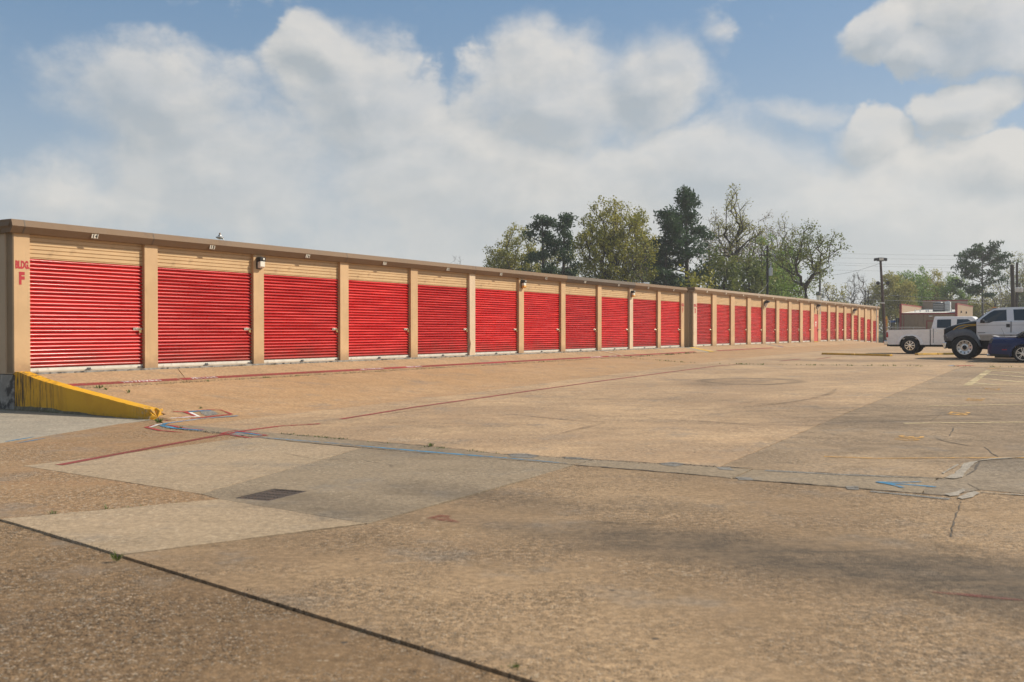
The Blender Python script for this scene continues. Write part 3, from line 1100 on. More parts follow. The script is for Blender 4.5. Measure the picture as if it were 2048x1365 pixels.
def pxpoly(px, mat, name, lift=0.006, amp=0.0, label=None):
    q = PP(*px)
    if amp:
        q = rough_poly(q, amp, 0.12, 40)
    me = tess(q, lambda s, t: ground(s, t) + lift, skirt=0, cuts_s=LS, cuts_t=[RAMP1])
    me.name = name
    o = link(name, me, mat, lot)
    if label:
        o['label'] = label
    return o


# the long red lane line
pxline([(118, 931), (300, 897), (490, 862)], 0.13, M['p_red'])
pxline([(490, 862), (560, 853), (640, 848.5)], 0.12, M['p_redspray'])
pxline([(682, 839), (830, 815), (1000, 791)], 0.12, M['p_red'])
pxline([(1000, 791), (1200, 763), (1430, 733), (1480, 729)], 0.12, M['p_red'])
pxline([(1560, 723), (1600, 718.5)], 0.14, M['p_red'])
pxline([(1632, 719), (1660, 715.5)], 0.14, M['p_red'])
# utility locator paint round the broken corner
for px in ([(346, 824), (370, 825), (390, 833), (327, 843)], [(370, 825), (417, 820.5), (441, 821), (464, 829.5), (397, 837), (331, 843)],
           [(290, 856), (312, 851), (372, 842)], [(294, 856), (320, 862), (364, 866)], [(337, 851), (374, 859), (408, 860)],
           [(443, 868), (469, 862), (532, 872), (499, 877), (443, 868)]):
    pxline(px, 0.075, M['p_redspray'], jit=0.006, lift=0.009, name='spray_mark')
for px in ([(377, 824.5), (421, 822)], [(476, 833), (397, 839), (331, 848), (324, 853)], [(324, 853), (351, 858), (403, 862)], [(472, 866), (495, 868), (522, 872)]):
    pxline(px, 0.08, M['p_bluespray'], jit=0.006, lift=0.011, name='spray_mark')
for px in ([(380, 826), (397, 834), (340, 841)], [(300, 856), (318, 850), (395, 840)]):
    pxline(px, 0.07, M['p_white'], jit=0.006, lift=0.010, name='spray_mark')
pxline([(512, 875), (600, 882), (700, 890)], 0.06, M['p_bluefaint'], jit=0.004, name='spray_mark')
pxline([(700, 891), (860, 905), (1010, 917), (1135, 928)], 0.075, M['p_bluespray'], jit=0.004, name='spray_mark', taper=True)
pxline([(10, 884.5), (68, 874.5)], 0.07, M['p_bluespray'], jit=0.004, name='spray_mark', taper=True)
pxline([(30, 888), (92, 877)], 0.07, M['p_bluespray'], jit=0.004, name='spray_mark', taper=True)
pxline([(1752, 965.5), (1810, 970), (1872, 975)], 0.055, M['p_bluespray'], jit=0.003, name='spray_mark')
pxline([(1752, 965.5), (1800, 966), (1842, 965)], 0.05, M['p_bluespray'], jit=0.003, name='spray_mark', lift=0.008)
pxline([(1752, 965.5), (1785, 971), (1806, 977)], 0.05, M['p_bluespray'], jit=0.003, name='spray_mark', lift=0.010)
pxpoly([(852, 1038), (880, 1031), (903, 1033), (897, 1037), (922, 1047), (884, 1043)], M['p_redfaint'], 'spray_mark', amp=0.01)
pxline([(1865, 1186), (1960, 1194), (2060, 1204)], 0.07, M['p_redfaint'], name='spray_mark', taper=True)
pxline([(1898, 732), (1910, 732)], 0.35, M['p_bluespray'], name='spray_mark')
pxline([(1908, 732.5), (1945, 731.5)], 0.3, M['p_redspray'], name='spray_mark')
# parking bays
pxline([(1648, 914), (1755, 918), (1850, 917), (2100, 916)], 0.085, M['p_orange'])
pxline([(1808, 847.5), (2100, 844.5)], 0.11, M['p_cream'])
pxline([(1856, 812.5), (2100, 809)], 0.10, M['p_cream'])
pxline([(1896, 789.5), (2100, 787)], 0.10, M['p_cream'])
pxline([(1934, 772), (1978, 741.5)], 0.20, M['p_cream'])
pxline([(1945, 771.8), (2100, 769)], 0.11, M['p_cream'], lift=0.008)
pxline([(1948, 766.6), (1996, 771)], 0.16, M['p_cream'], lift=0.007)
pxline([(1957, 757.5), (2100, 769.5)], 0.18, M['p_cream'], lift=0.007)
pxline([(1969, 748.5), (2100, 759)], 0.18, M['p_cream'], lift=0.007)
pxline([(1980, 741.6), (2100, 752)], 0.18, M['p_cream'], lift=0.009)
pxline([(1982, 741.2), (2100, 740.2)], 0.14, M['p_orange'], lift=0.007)
pxline([(1975, 738), (2005, 736.5)], 0.2, M['p_orange'], lift=0.007)


def ground_text(body, px, size, ang):
    s, t = PG(*px)
    me = text_mesh(body, size, 0.008, 0.0, 1.45)
    o = link('bay_number', me, M['p_orange'], lot)
    o.location = (*XY(s, t), ground(s, t) + 0.007)
    o.rotation_euler = (-math.atan(0.0155) * 0, math.atan(0.0155), ROT + ang)
    o.rotation_euler = (0, 0, 0)
    # reads for a driver nosing in along +t: text's x axis is -s, its top towards +t
    k = (ground(s + .5, t) - ground(s - .5, t))
    ex = Vector((-DV.x, -DV.y, -k)).normalized()
    ey = Vector((TV.x, TV.y, 0))
    ez = ex.cross(ey)
    mt = Matrix((ex, ey, ez)).transposed().to_4x4()
    mt.translation = o.location
    o.matrix_world = mt
    return o


for body, px in (('30', (1815, 877)), ('29', (1915, 828)), ('28', (1948, 800)), ('27', (1983, 779))):
    ground_text(body, px, 0.50, 0)

# cracks, sealant, spalled places
for px, w in (([(1872, 878), (1893, 884), (1920, 889), (1945, 894), (1968, 895), (1976, 900), (1981, 906), (1990, 911), (1999, 916)], 0.013),
              ([(1921, 1004), (1919, 1018), (1909, 1038), (1905, 1058), (1903, 1075)], 0.007),
              ([(1908, 853), (1903, 866), (1899, 872)], 0.009), ([(1886, 824), (1876, 833), (1860, 842)], 0.009),
              ([(1960, 925), (1945, 945), (1933, 952)], 0.02), ([(1935, 968), (1960, 981)], 0.012), ([(1185, 1043), (1260, 1050), (1330, 1048)], 0.010)):
    pxline(px, w, M['crack'], name='crack', jit=0.006, step=0.12, lift=0.004)
for px, w in (([(1150, 931), (1290, 942), (1420, 953), (1510, 961)], 0.014), ([(1510, 962), (1600, 968), (1700, 976), (1800, 985), (1900, 993)], 0.020),
              ([(1010, 909), (1100, 914), (1290, 926), (1440, 934)], 0.016), ([(1440, 934), (1600, 944), (1885, 958)], 0.014),
              ([(561, 868), (700, 880), (860, 893), (1010, 909)], 0.016), ([(326, 853), (446, 867), (588, 884), (722, 896)], 0.013)):
    pxline(px, w, M['crack'], name='crack', jit=0.010, step=0.10, lift=0.0075)
for px in ([(905, 832), (990, 838), (1080, 836), (1180, 845), (1330, 843), (1480, 850), (1600, 852)], [(1120, 848), (1200, 838), (1290, 812), (1330, 806)], [(560, 905), (640, 921), (700, 917), (790, 933)],
           [(560, 760), (640, 775), (700, 771), (800, 785)], [(1640, 862), (1700, 880), (1790, 886)]):
    pxline(px, 0.004, M['crack'], name='crack', jit=0.004, step=0.10, lift=0.004)
pxline([(1530, 942), (1700, 951), (1780, 954)], 0.10, M['broken'], name='sealant', jit=0.012, step=0.2, lift=0.005)
pxline([(1760, 953), (1885, 958)], 0.05, M['mortar'], name='sealant', jit=0.015, step=0.15, lift=0.006)
pxline([(1740, 984), (1900, 999)], 0.10, M['broken'], name='sealant', jit=0.015, step=0.15, lift=0.005)
pxpoly([(1890, 957), (1911, 946), (1928, 928), (1958, 923), (1942, 934), (1931, 946), (1925, 956), (1908, 959)], M['mortar'], 'mortar_patch', 0.009, 0.012)
pxpoly([(1883, 947), (1915, 929), (1918, 931), (1888, 949)], M['mortar'], 'mortar_patch', 0.007, 0.006)
pxline([(1950, 924), (1990, 919), (2070, 914)], 0.05, M['mortar'], name='sealant', jit=0.02, step=0.15, lift=0.009)
pxpoly([(1914, 997), (1928, 991), (1950, 984), (1960, 988), (1946, 996), (1925, 1000)], M['mortar'], 'mortar_patch', 0.009, 0.012)
pxpoly([(1888, 990), (1910, 986), (1925, 979), (1932, 982), (1918, 993), (1900, 994)], M['mortar'], 'mortar_patch', 0.010, 0.010)
pxline([(1962, 986), (2070, 993)], 0.045, M['mortar'], name='sealant', jit=0.02, step=0.15, lift=0.008)
for px in ([(1014, 909), (1050, 908), (1078, 912), (1062, 917), (1022, 915)], [(1122, 915), (1160, 916), (1186, 921), (1135, 919)], [(1318, 928), (1345, 925), (1372, 929), (1350, 934), (1325, 931)],
           [(1432, 935), (1460, 936), (1470, 942), (1440, 940)], [(1470, 955), (1500, 956), (1510, 962), (1478, 961)], [(402, 822), (425, 822), (436, 829), (415, 833), (403, 828)],
           [(455, 868), (480, 866), (492, 871), (470, 874)], [(325, 853), (345, 852), (350, 857), (335, 858)], [(1690, 974), (1715, 973), (1718, 981), (1695, 980)]):
    pxpoly(px, M['broken'], 'spalled_patch', 0.0055, 0.012)

for px, w in (([(1480, 815), (1560, 808), (1620, 799), (1660, 788), (1672, 778)], 0.16), ([(1120, 868), (1170, 856), (1210, 846)], 0.14), ([(1010, 828), (1150, 842), (1290, 848)], 0.12),
              ([(760, 832), (800, 825), (860, 817)], 0.12), ([(1300, 838), (1480, 848), (1650, 853)], 0.10), ([(1690, 838), (1850, 832), (2030, 826)], 0.16), ([(1660, 846), (1850, 841), (2040, 838)], 0.16)):
    pxline(px, w, M['tyre_mark'], name='tyre_mark', step=0.3, lift=0.004, taper=True)
# kerb stripe on the apron's rim, and its stencilled words
def on_apron(px, py):
    d = ray(px, py)
    h = 1.1
    for _ in range(20):
        l = -h / d.z
        s, t = ST(d.x * l, d.y * l)
        h = 0.5 * h + 0.5 * (CAM_Z - apron_z(s, t))
    return s, t


for a, b in ((0.5, 3.4), (3.45, 11.3), (11.35, 18.3), (18.35, 28.1), (28.4, 37.6)):
    ribbon([(a, 1.07), (b, 1.07)], 0.20, M['p_curb'], name='painted_line', parent=apron, zf=apron_z, lift=0.006, step=0.7, jit=0.003)
ribbon([(28.2, 0.05), (28.25, 1.0)], 0.09, M['p_curb'], parent=apron, zf=apron_z, lift=0.006)
ribbon([(28.5, 0.05), (28.55, 1.0)], 0.06, M['p_white'], parent=apron, zf=apron_z, lift=0.006)
ribbon([(41.0, 1.07), (52, 1.07)], 0.16, M['p_curb'], parent=apron, zf=apron_z, lift=0.006, step=0.7, jit=0.003)
ribbon([(54.1, 0.05), (54.3, 1.1)], 0.25, M['p_bluespray'], parent=apron, zf=apron_z, lift=0.006)
ribbon([(54.9, 0.6), (55.0, 1.1)], 0.25, M['p_redspray'], parent=apron, zf=apron_z, lift=0.006)
ribbon([(39.75, 0.05), (39.75, 1.25)], 0.75, M['p_yellow'], parent=apron, zf=apron_z, lift=0.008)


def kerb_text(body, s, t):
    me = text_mesh(body, 0.17, 0.004, 0.0)
    o = link('stencilled_words', me, M['p_white'], apron)
    k = (apron_z(s, 1.15) - apron_z(s, 1.0)) / 0.15
    ex = Vector((DV.x, DV.y, 0))
    ey = Vector((-TV.x, -TV.y, -k)).normalized()
    mt = Matrix((ex, ey, ex.cross(ey))).transposed().to_4x4()
    mt.translation = (*XY(s, t), apron_z(s, t) + 0.010)
    o.matrix_world = mt


kerb_text('NO PARKING', 2.35, 1.07)
kerb_text('FIRE LANE', 4.15, 1.07)
kerb_text('NO PARKING', 10.5, 1.07)
kerb_text('FIRE LANE', 12.6, 1.07)
kerb_text('NO PARKING', 25.6, 1.07)
kerb_text('FIRE LANE', 27.3, 1.07)

# ------------------------------------------------------------------ the two storage buildings (local x = s, y = inwards, z from the slab)
DOOR_H = 2.43


def curtain_mesh(w, h, per=0.083, dep=0.034):
    """roll-up curtain: rounded ribs all the way up"""
    prof = [(0.0, 0.0), (0.06, -0.75), (0.13, -0.70), (0.18, 0.05), (0.32, 0.55), (0.48, 1.0), (0.62, 1.0), (0.82, 0.42)]
    n = int(round(h / per))
    per = h / n
    vs = []
    for i in range(n):
        for u, d in prof:
            vs.append((-d * dep, (i + u) * per))
    vs.append((0.0, h))
    pts = [(0, y, z) for y, z in vs] + [(w, y, z) for y, z in vs]
    k = len(vs)
    fs = [(i, i + k, i + 1 + k, i + 1) for i in range(k - 1)]
    me = bpy.data.meshes.new('roll_up_door')
    me.from_pydata(pts, [], fs)
    me.polygons.foreach_set('use_smooth', [True] * len(fs))
    me.set_sharp_from_angle(angle=R(50))
    return me


def header_mesh(w, h, per=0.085, dep=0.016):
    n = max(2, int(round(h / per)))
    per = h / n
    vs = []
    for i in range(n):
        for u, d in ((0.0, 0.0), (0.06, 1.0), (0.16, 1.0), (0.24, 0.0), (0.9, 0.05)):
            vs.append((d * dep, (i + u) * per))
    vs.append((0.0, h))
    pts = [(0, y, z) for y, z in vs] + [(w, y, z) for y, z in vs]
    k = len(vs)
    fs = [(i, i + k, i + 1 + k, i + 1) for i in range(k - 1)]
    # folded lip under the panel
    b = len(pts)
    pts += [(0, 0.0, -0.012), (w, 0.0, -0.012), (0, 0.05, -0.012), (w, 0.05, -0.012)]
    fs += [(b, b + 1, k, 0), (b + 2, b + 3, b + 1, b)]
    me = bpy.data.meshes.new('header_panel')
    me.from_pydata(pts, [], fs)
    return me


def latch_parts(parent, w, z):
    m_ = MB()
    m_.box(w - 0.27, w - 0.03, -0.036, -0.024, z - 0.035, z + 0.035)
    m_.box(w - 0.22, w + 0.012, -0.052, -0.037, z - 0.014, z + 0.012)
    a = m_.build('latch', M['steel'], parent, bevel=0.004, seg=1)
    m_ = MB()
    m_.box(w - 0.135, w - 0.075, -0.076, -0.046, z - 0.085, z - 0.030)
    m_.tube([(w - 0.125, -0.06, z - 0.03), (w - 0.125, -0.06, z + 0.012), (w - 0.105, -0.06, z + 0.026), (w - 0.085, -0.06, z + 0.012), (w - 0.085, -0.06, z - 0.03)], 0.006, 5)
    b = m_.build('padlock', M['brass'], parent)
    m_ = MB()
    m_.tube([(w - 0.16, -0.03, z + 0.115), (w - 0.145, -0.045, z + 0.12)], 0.009, 6)
    return a, b


def rail_parts(parent, w):
    m_ = MB()
    m_.prism([(-0.034, 0.0), (-0.040, 0.03), (-0.034, 0.088), (0.0, 0.088), (0.0, 0.0)], 0.0, w, 'x')
    m_.build('bottom_rail', M['alu'], parent)
    m_ = MB()
    m_.box(w / 2 - 0.09, w / 2 + 0.06, -0.075, -0.041, 0.018, 0.030)
    m_.box(w / 2 - 0.05, w / 2 + 0.04, -0.055, -0.041, 0.029, 0.062)
    m_.build('foot_lift', M['grey_dark'], parent)
    m_ = MB()
    m_.box(w - 0.15, w - 0.02, -0.055, -0.041, 0.02, 0.05)
    m_.build('rail_stop', M['grey_dark'], parent)


_doors = {}


def add_door(bld, x0, x1, z0, ztop, mat, recess=0.11, label=None):
    w = x1 - x0
    h = ztop - z0
    key = (round(w, 1), round(h, 2), mat.name)
    if key not in _doors:
        me = curtain_mesh(w, h - 0.088)
        for v in me.vertices:
            v.co.z += 0.088
        me.materials.append(mat)
        d = link('roll_up_door', me, None, bld)
        latch_parts(d, w, 0.93 if h > 2.2 else 0.8)
        rail_parts(d, w)
        _doors[key] = d
    else:
        d = copy_tree(_doors[key], bld)
    d.location = (x0, recess, z0)
    d.scale = (w / (round(w, 1) if False else _doors[key].data.vertices[-1].co.x), 1, 1)
    if label:
        d['label'] = label
    return d


def fascia_mesh(x0, x1, mat, bld, h0, label=None, end=False):
    """box gutter: upper face leans back, lower face tucks in"""
    prof = [(-0.065, h0 - 0.275), (-0.155, h0 - 0.138), (-0.110, h0), (0.25, h0), (0.25, h0 - 0.275)]
    m_ = MB()
    if end:
        # run along y at the building's near end; x0 here is the end's x, outwards = -x
        a, b, sg = end
        pr = [(x0 + sg * (-p[0]) * -1 if False else x0 - sg * (-p[0]), p[1]) for p in prof]
        m_.prism(pr, a, b, 'y')
    else:
        m_.prism(prof, x0, x1, 'x')
    o = m_.build('fascia', mat, bld)
    if label:
        o['label'] = label
    return o


def ribbed_end(bld, x, y0, y1, z0, z1, out, mat):
    """vertical ribbed sheet on an end wall; out = -1 or +1 along x"""
    m_ = MB()
    y = y0
    prof = []
    while y < y1:
        for dy, d in ((0.0, 0.0), (0.20, 0.0), (0.215, 0.028), (0.245, 0.028), (0.26, 0.0), (0.30, 0.0)):
            if y + dy <= y1:
                prof.append((y + dy, d))
        y += 0.3001
    prof.append((y1, 0.0))
    vs = [(x + out * d, yy, z0) for yy, d in prof] + [(x + out * d, yy, z1) for yy, d in prof]
    k = len(prof)
    m_.add(vs, [(i, i + 1, i + 1 + k, i + k) for i in range(k - 1)])
    return m_.build('end_wall', mat, bld)


def plate(bld, x, h0, body, w=0.165):
    """white number plate on the fascia's lower, inward-leaning face"""
    p = Vector((x, -0.133, h0 - 0.205))
    m_ = MB()
    m_.box(-w / 2, w / 2, -0.047, 0.047, -0.003, 0.003)
    o = m_.build('number_plate', M['plate'], bld)
    tilt = 0.34
    o.location = p
    o.rotation_euler = (R(90) + tilt, 0, rs.uniform(-0.02, 0.02))
    if body:
        for k, ch in enumerate(body):
            d = link('digit', text_mesh(ch, 0.112, 0.004, 0.001), M['ink'], o)
            d.location = ((k - 0.5) * 0.074, 0.0, 0.006)
    return o


def column(bld, x0, x1, z0, z1, mat, bent=False, label=None):
    m_ = MB()
    if not bent:
        m_.box(x0, x1, 0.0, 0.32, z0, z1)
    else:
        # knocked at knee height: the flange near the foot is pushed in
        zs = [z0, z0 + 0.12, z0 + 0.42, z0 + 0.62, z1]
        dx = [0.0, 0.015, 0.085, 0.02, 0.0]
        for (za, da), (zb, db) in zip(zip(zs, dx), zip(zs[1:], dx[1:])):
            m_.add([(x0 + da, 0.0, za), (x1, 0.0, za), (x1, 0.32, za), (x0, 0.32, za), (x0 + db, 0.0, zb), (x1, 0.0, zb), (x1, 0.32, zb), (x0, 0.32, zb)],
                   [(0, 1, 5, 4), (1, 2, 6, 5), (2, 3, 7, 6), (3, 0, 4, 7)])
    o = m_.build('column', mat, bld, recalc=not bent)
    if label:
        o['label'] = label
    return o


def lettering(bld, x, y, z, body, size, width=1.0):
    o = link('lettering', text_mesh(body, size, size * 0.055, 0.001, width), M['letter_red'], bld)
    o.location = (x, y, z)
    o.rotation_euler = (R(90), 0, 0)
    return o


# --- building F
HF = 3.21
bF = tag(empty('storage_building', (*XY(0, 0), SLAB), ROT),
         'nearest tan storage building with eleven red roll up doors, marked BLDG. F', 'storage building', 'rows of storage units')
colsF = [(0.0, 0.36)] + [(3.30 + 3.525 * i, 3.68 + 3.525 * i) for i in range(10)] + [(38.30, 38.74)]
for i, (a, b) in enumerate(colsF):
    bent = i == 5
    mat = M['tan_worn'] if i in (5, 9) else M['tan']
    column(bF, a, b, 0.0, HF - 0.26, mat, bent, 'knocked and dented column' if bent else ('pale worn column' if i == 9 else None))
for i in range(11):
    x0, x1 = colsF[i][1], colsF[i + 1][0]
    add_door(bF, x0, x1, 0.0, DOOR_H, M['red'])
    h = link('header_panel', header_mesh(x1 - x0, HF - 0.265 - DOOR_H), M['tan_head'], bF)
    h.location = (x0, 0.085, DOOR_H + 0.012)
    plate(bF, (x0 + x1) / 2 + 0.02, HF, str(14 + i))
m_ = MB()
m_.box(0.02, 38.72, 0.33, 9.0, 0.001, HF - 0.3)
m_.build('wall', M['tan_end'], bF)
ribbed_end(bF, 0.0, 0.06, 9.0, -0.02, HF - 0.26, -1, M['tan_end'])
ribbed_end(bF, 38.74, 0.06, 9.0, -0.02, HF - 0.26, 1, M['tan_end'])
for a, b in ((-0.125, 3.45), (3.46, 10.5), (10.51, 17.6), (17.61, 24.75), (24.76, 31.85), (31.86, 38.85)):
    g = 24 < a < 31
    fascia_mesh(a, b, M['fascia_grey'] if g else M['fascia'], bF, HF, 'greyer replacement length of fascia' if g else None)
for a in (3.455, 10.505, 17.605, 0.16):
    m_ = MB()
    m_.prism([(-0.068, HF - 0.279), (-0.158, HF - 0.138), (-0.113, HF + 0.001), (-0.09, HF + 0.001), (-0.14, HF - 0.138), (-0.03, HF - 0.279)], a - 0.012, a + 0.012, 'x')
    m_.build('fascia_joint', M['fascia_grey'], bF)
fascia_mesh(0.0, 0, M['fascia'], bF, HF - 0.001, end=(-0.06, 9.05, 1))
m_ = MB()
m_.box(-0.06, 38.80, 0.26, 9.05, HF - 0.06, HF - 0.008)
m_.build('roof', M['roof'], bF)
m_ = MB()
m_.box(-0.02, 38.76, 0.0, 9.05, -1.1, -0.035)
m_.box(0.27, 38.76, -0.0198, 0.0, -0.5, 0.0)
m_.build('foundation', M['conc_found'], bF)
m_ = MB()
m_.box(0.1, 38.7, 0.001, 0.5, -0.034, -0.0005)
m_.build('door_sill', M['apron'], bF)
lettering(bF, 0.19, -0.003, 2.27, 'BLDG.', 0.215, 0.54)
lettering(bF, 0.17, -0.003, 1.98, 'F', 0.34, 0.80)
lettering(bF, 38.52, -0.003, 2.27, 'BLDG.', 0.215, 0.60)
lettering(bF, 38.52, -0.003, 1.98, 'F', 0.34, 0.80)

# --- second building
HD = 3.30
S2 = 40.17
bD = tag(empty('storage_building', (*XY(S2, 0), SLAB), ROT),
         'farther tan storage building in line with BLDG. F, its last four doors stepping down', 'storage building', 'rows of storage units')
cols2 = [(40.17, 40.71), (43.32, 44.03), (46.67, 47.38), (50.0, 50.7), (53.3, 54.0), (56.56, 57.26), (59.75, 60.44), (62.90, 63.66), (66.12, 67.06),
         (68.41, 69.33), (71.75, 72.49), (74.82, 75.53), (77.80, 78.60), (80.84, 81.62), (83.74, 84.55), (86.70, 87.55), (89.72, 90.50), (92.62, 93.34)]
cols2 = [(a - S2, b - S2) for a, b in cols2]
drop = {13: 0.10, 14: 0.18, 15: 0.25, 16: 0.32}
for i, (a, b) in enumerate(cols2):
    dz = drop.get(i, 0.0) if i < 17 else 0.34
    column(bD, a, b, -dz, HD - 0.26, M['tan'] if i else M['tan_worn'])
for i in range(17):
    x0, x1 = cols2[i][1], cols2[i + 1][0]
    dz = drop.get(i, 0.0)
    if i == 8:                                            # the pedestrian door
        m_ = MB()
        m_.box(x0 + 0.05, x1 - 0.05, 0.03, 0.08, 0.03, 2.12)
        d = m_.build('service_door', M['red_flat'], bD)
        d['label'] = 'flat red hinged service door with white notices'
        m_ = MB()
        m_.box(x0, x0 + 0.05, 0.01, 0.1, 0.0, 2.17)
        m_.box(x1 - 0.05, x1, 0.01, 0.1, 0.0, 2.17)
        m_.box(x0 + 0.05, x1 - 0.05, 0.01, 0.1, 2.12, 2.17)
        m_.build('door_frame', M['red_flat'], d)
        for zz, hh, ww in ((1.52, 0.14, 0.34), (1.36, 0.07, 0.34), (1.25, 0.09, 0.26)):
            m_ = MB()
            m_.box((x0 + x1) / 2 - ww / 2, (x0 + x1) / 2 + ww / 2, 0.022, 0.03, zz - hh / 2, zz + hh / 2)
            m_.build('notice', M['plate'], d)
        m_ = MB()
        m_.box(x1 - 0.16, x1 + 0.05, -0.06, 0.028, 0.90, 1.02)
        m_.build('handle', M['steel'], d)
        for zz in (0.25, 1.05, 1.85):
            m_ = MB()
            m_.box(x0 + 0.03, x0 + 0.08, 0.0, 0.029, zz, zz + 0.12)
            m_.build('hinge', M['grey_dark'], d)
        zt = 2.17
        m_ = MB()
        m_.box(x0, x1, -0.015, 0.0, -0.03, 0.02)
        m_.build('yellow_step', M['yellow_kerb'], bD)
    else:
        zt = DOOR_H - dz * 0.98 - (0.12 if i >= 13 else 0.0)
        if i >= 13:
            zt = [2.28, 2.12, 1.97, 1.85][i - 13]
        add_door(bD, x0, x1, -dz, zt, M['red_far'])
    h = link('header_panel', header_mesh(x1 - x0, HD - 0.265 - zt - 0.012), M['tan_head'], bD)
    h.location = (x0, 0.085, zt + 0.012)
    if i != 8:
        plate(bD, (x0 + x1) / 2, HD, None, 0.15)
m_ = MB()
m_.box(0.02, 53.1, 0.33, 9.0, -0.3, HD - 0.3)
m_.build('wall', M['tan_end'], bD)
ribbed_end(bD, 0.0, 0.06, 9.0, -0.02, HD - 0.26, -1, M['tan_end'])
ribbed_end(bD, 53.17, 0.06, 9.0, -0.5, HD - 0.26, 1, M['tan_end'])
for k in range(7):
    a, b = -0.125 + k * 7.63, -0.125 + (k + 1) * 7.63 - 0.01
    fascia_mesh(a, b, M['fascia_far'], bD, HD)
fascia_mesh(0.0, 0, M['fascia'], bD, HD - 0.001, end=(-0.06, 9.05, 1))
m_ = MB()
m_.box(-0.06, 53.3, 0.26, 9.05, HD - 0.06, HD - 0.008)
m_.build('roof', M['roof'], bD)
m_ = MB()
m_.box(-0.02, 53.2, 0.0, 9.05, -1.3, -0.36)
m_.box(-0.02, 41, 0.0, 9.05, -0.36, -0.035)
m_.build('foundation', M['conc_found'], bD)
m_ = MB()
m_.box(0.1, 41.0, 0.001, 0.5, -0.034, -0.0005)
m_.build('door_sill', M['apron'], bD)
lettering(bD, 0.27, -0.003, 2.28, 'BLDG.', 0.19, 0.85)
lettering(bD, 0.27, -0.003, 1.98, 'D', 0.34, 0.80)
lettering(bD, 52.82, -0.003, 2.28, 'BLDG.', 0.19, 0.85)
# conduit over the fascia beside the service door
m_ = MB()
xx = 68.95 - S2
m_.tube([(xx + 0.05, 0.3, HD + 0.25), (xx + 0.05, -0.14, HD + 0.05), (xx, -0.15, HD - 0.15), (xx, -0.05, HD - 0.30), (xx, -0.02, 2.35)], 0.02, 6)
m_.box(xx - 0.06, xx + 0.06, -0.06, -0.002, 2.22, 2.36)
m_.build('conduit', M['galv_pale'], bD)

# wall lights
def wall_light(s, z, label, amber=False, small=False):
    root = empty('wall_light', (*XY(s, 0.0), SLAB + z), ROT)
    tag(root, label, 'wall light', 'wall lights on the storage buildings')
    if not small:
        m_ = MB()
        m_.prism([(0.0, 0.0), (-0.035, 0.0), (-0.035, 0.19), (-0.15, 0.20), (-0.16, 0.31), (0.0, 0.31)], -0.10, 0.10, 'x')
        m_.build('housing', M['black'], root, bevel=0.006, seg=1)
        m_ = MB()
        m_.prism([(-0.036, 0.02), (-0.10, 0.02), (-0.142, 0.06), (-0.146, 0.198), (-0.036, 0.19)], -0.085, 0.085, 'x')
        le = m_.build('lens', M['lens'], root, bevel=0.008, seg=2)
        if amber:
            m_ = MB()
            m_.prism([(-0.0365, 0.005), (-0.11, 0.005), (-0.149, 0.04), (-0.149, 0.10), (-0.0365, 0.10)], -0.088, 0.088, 'x')
            m_.build('amber_band', M['lens_amber'], root)
        m_ = MB()
        m_.lathe([(0.0, -0.175), (0.03, -0.172), (0.034, -0.155)], 10, 'y', (0.02, 0, 0.262))
        m_.build('photocell', M['lens'], root)
    else:
        m_ = MB()
        m_.box(-0.07, 0.07, -0.05, 0.0, 0.0, 0.22)
        m_.build('housing', M['grey_dark'], root)
        m_ = MB()
        m_.prism([(-0.05, 0.14), (-0.34, 0.22), (-0.36, 0.30), (-0.20, 0.36), (-0.05, 0.34)], -0.14, 0.14, 'x')
        m_.build('hood', M['black'], root, bevel=0.02, seg=2)
        m_ = MB()
        m_.prism([(-0.055, -0.14), (-0.12, -0.12), (-0.27, 0.19), (-0.06, 0.137)], -0.07, 0.07, 'x')
        m_.build('lens', M['lens'], root)
    return root


wall_light(7.02, 2.55, 'black wall light with clear lens between doors 15 and 16')
wall_light(21.15, 2.55, 'black wall light with amber lower lens between doors 19 and 20', True)
wall_light(31.70, 2.50, 'amber lensed wall light third from the corner lettered F', True)
wall_light(53.62, 2.55, 'small hooded light on a column of the farther building', small=True)
wall_light(67.75, 2.60, 'small hooded light above the flat red service door', small=True)
wall_light(81.3, 2.50, 'small hooded light near the far doors that step down', small=True)

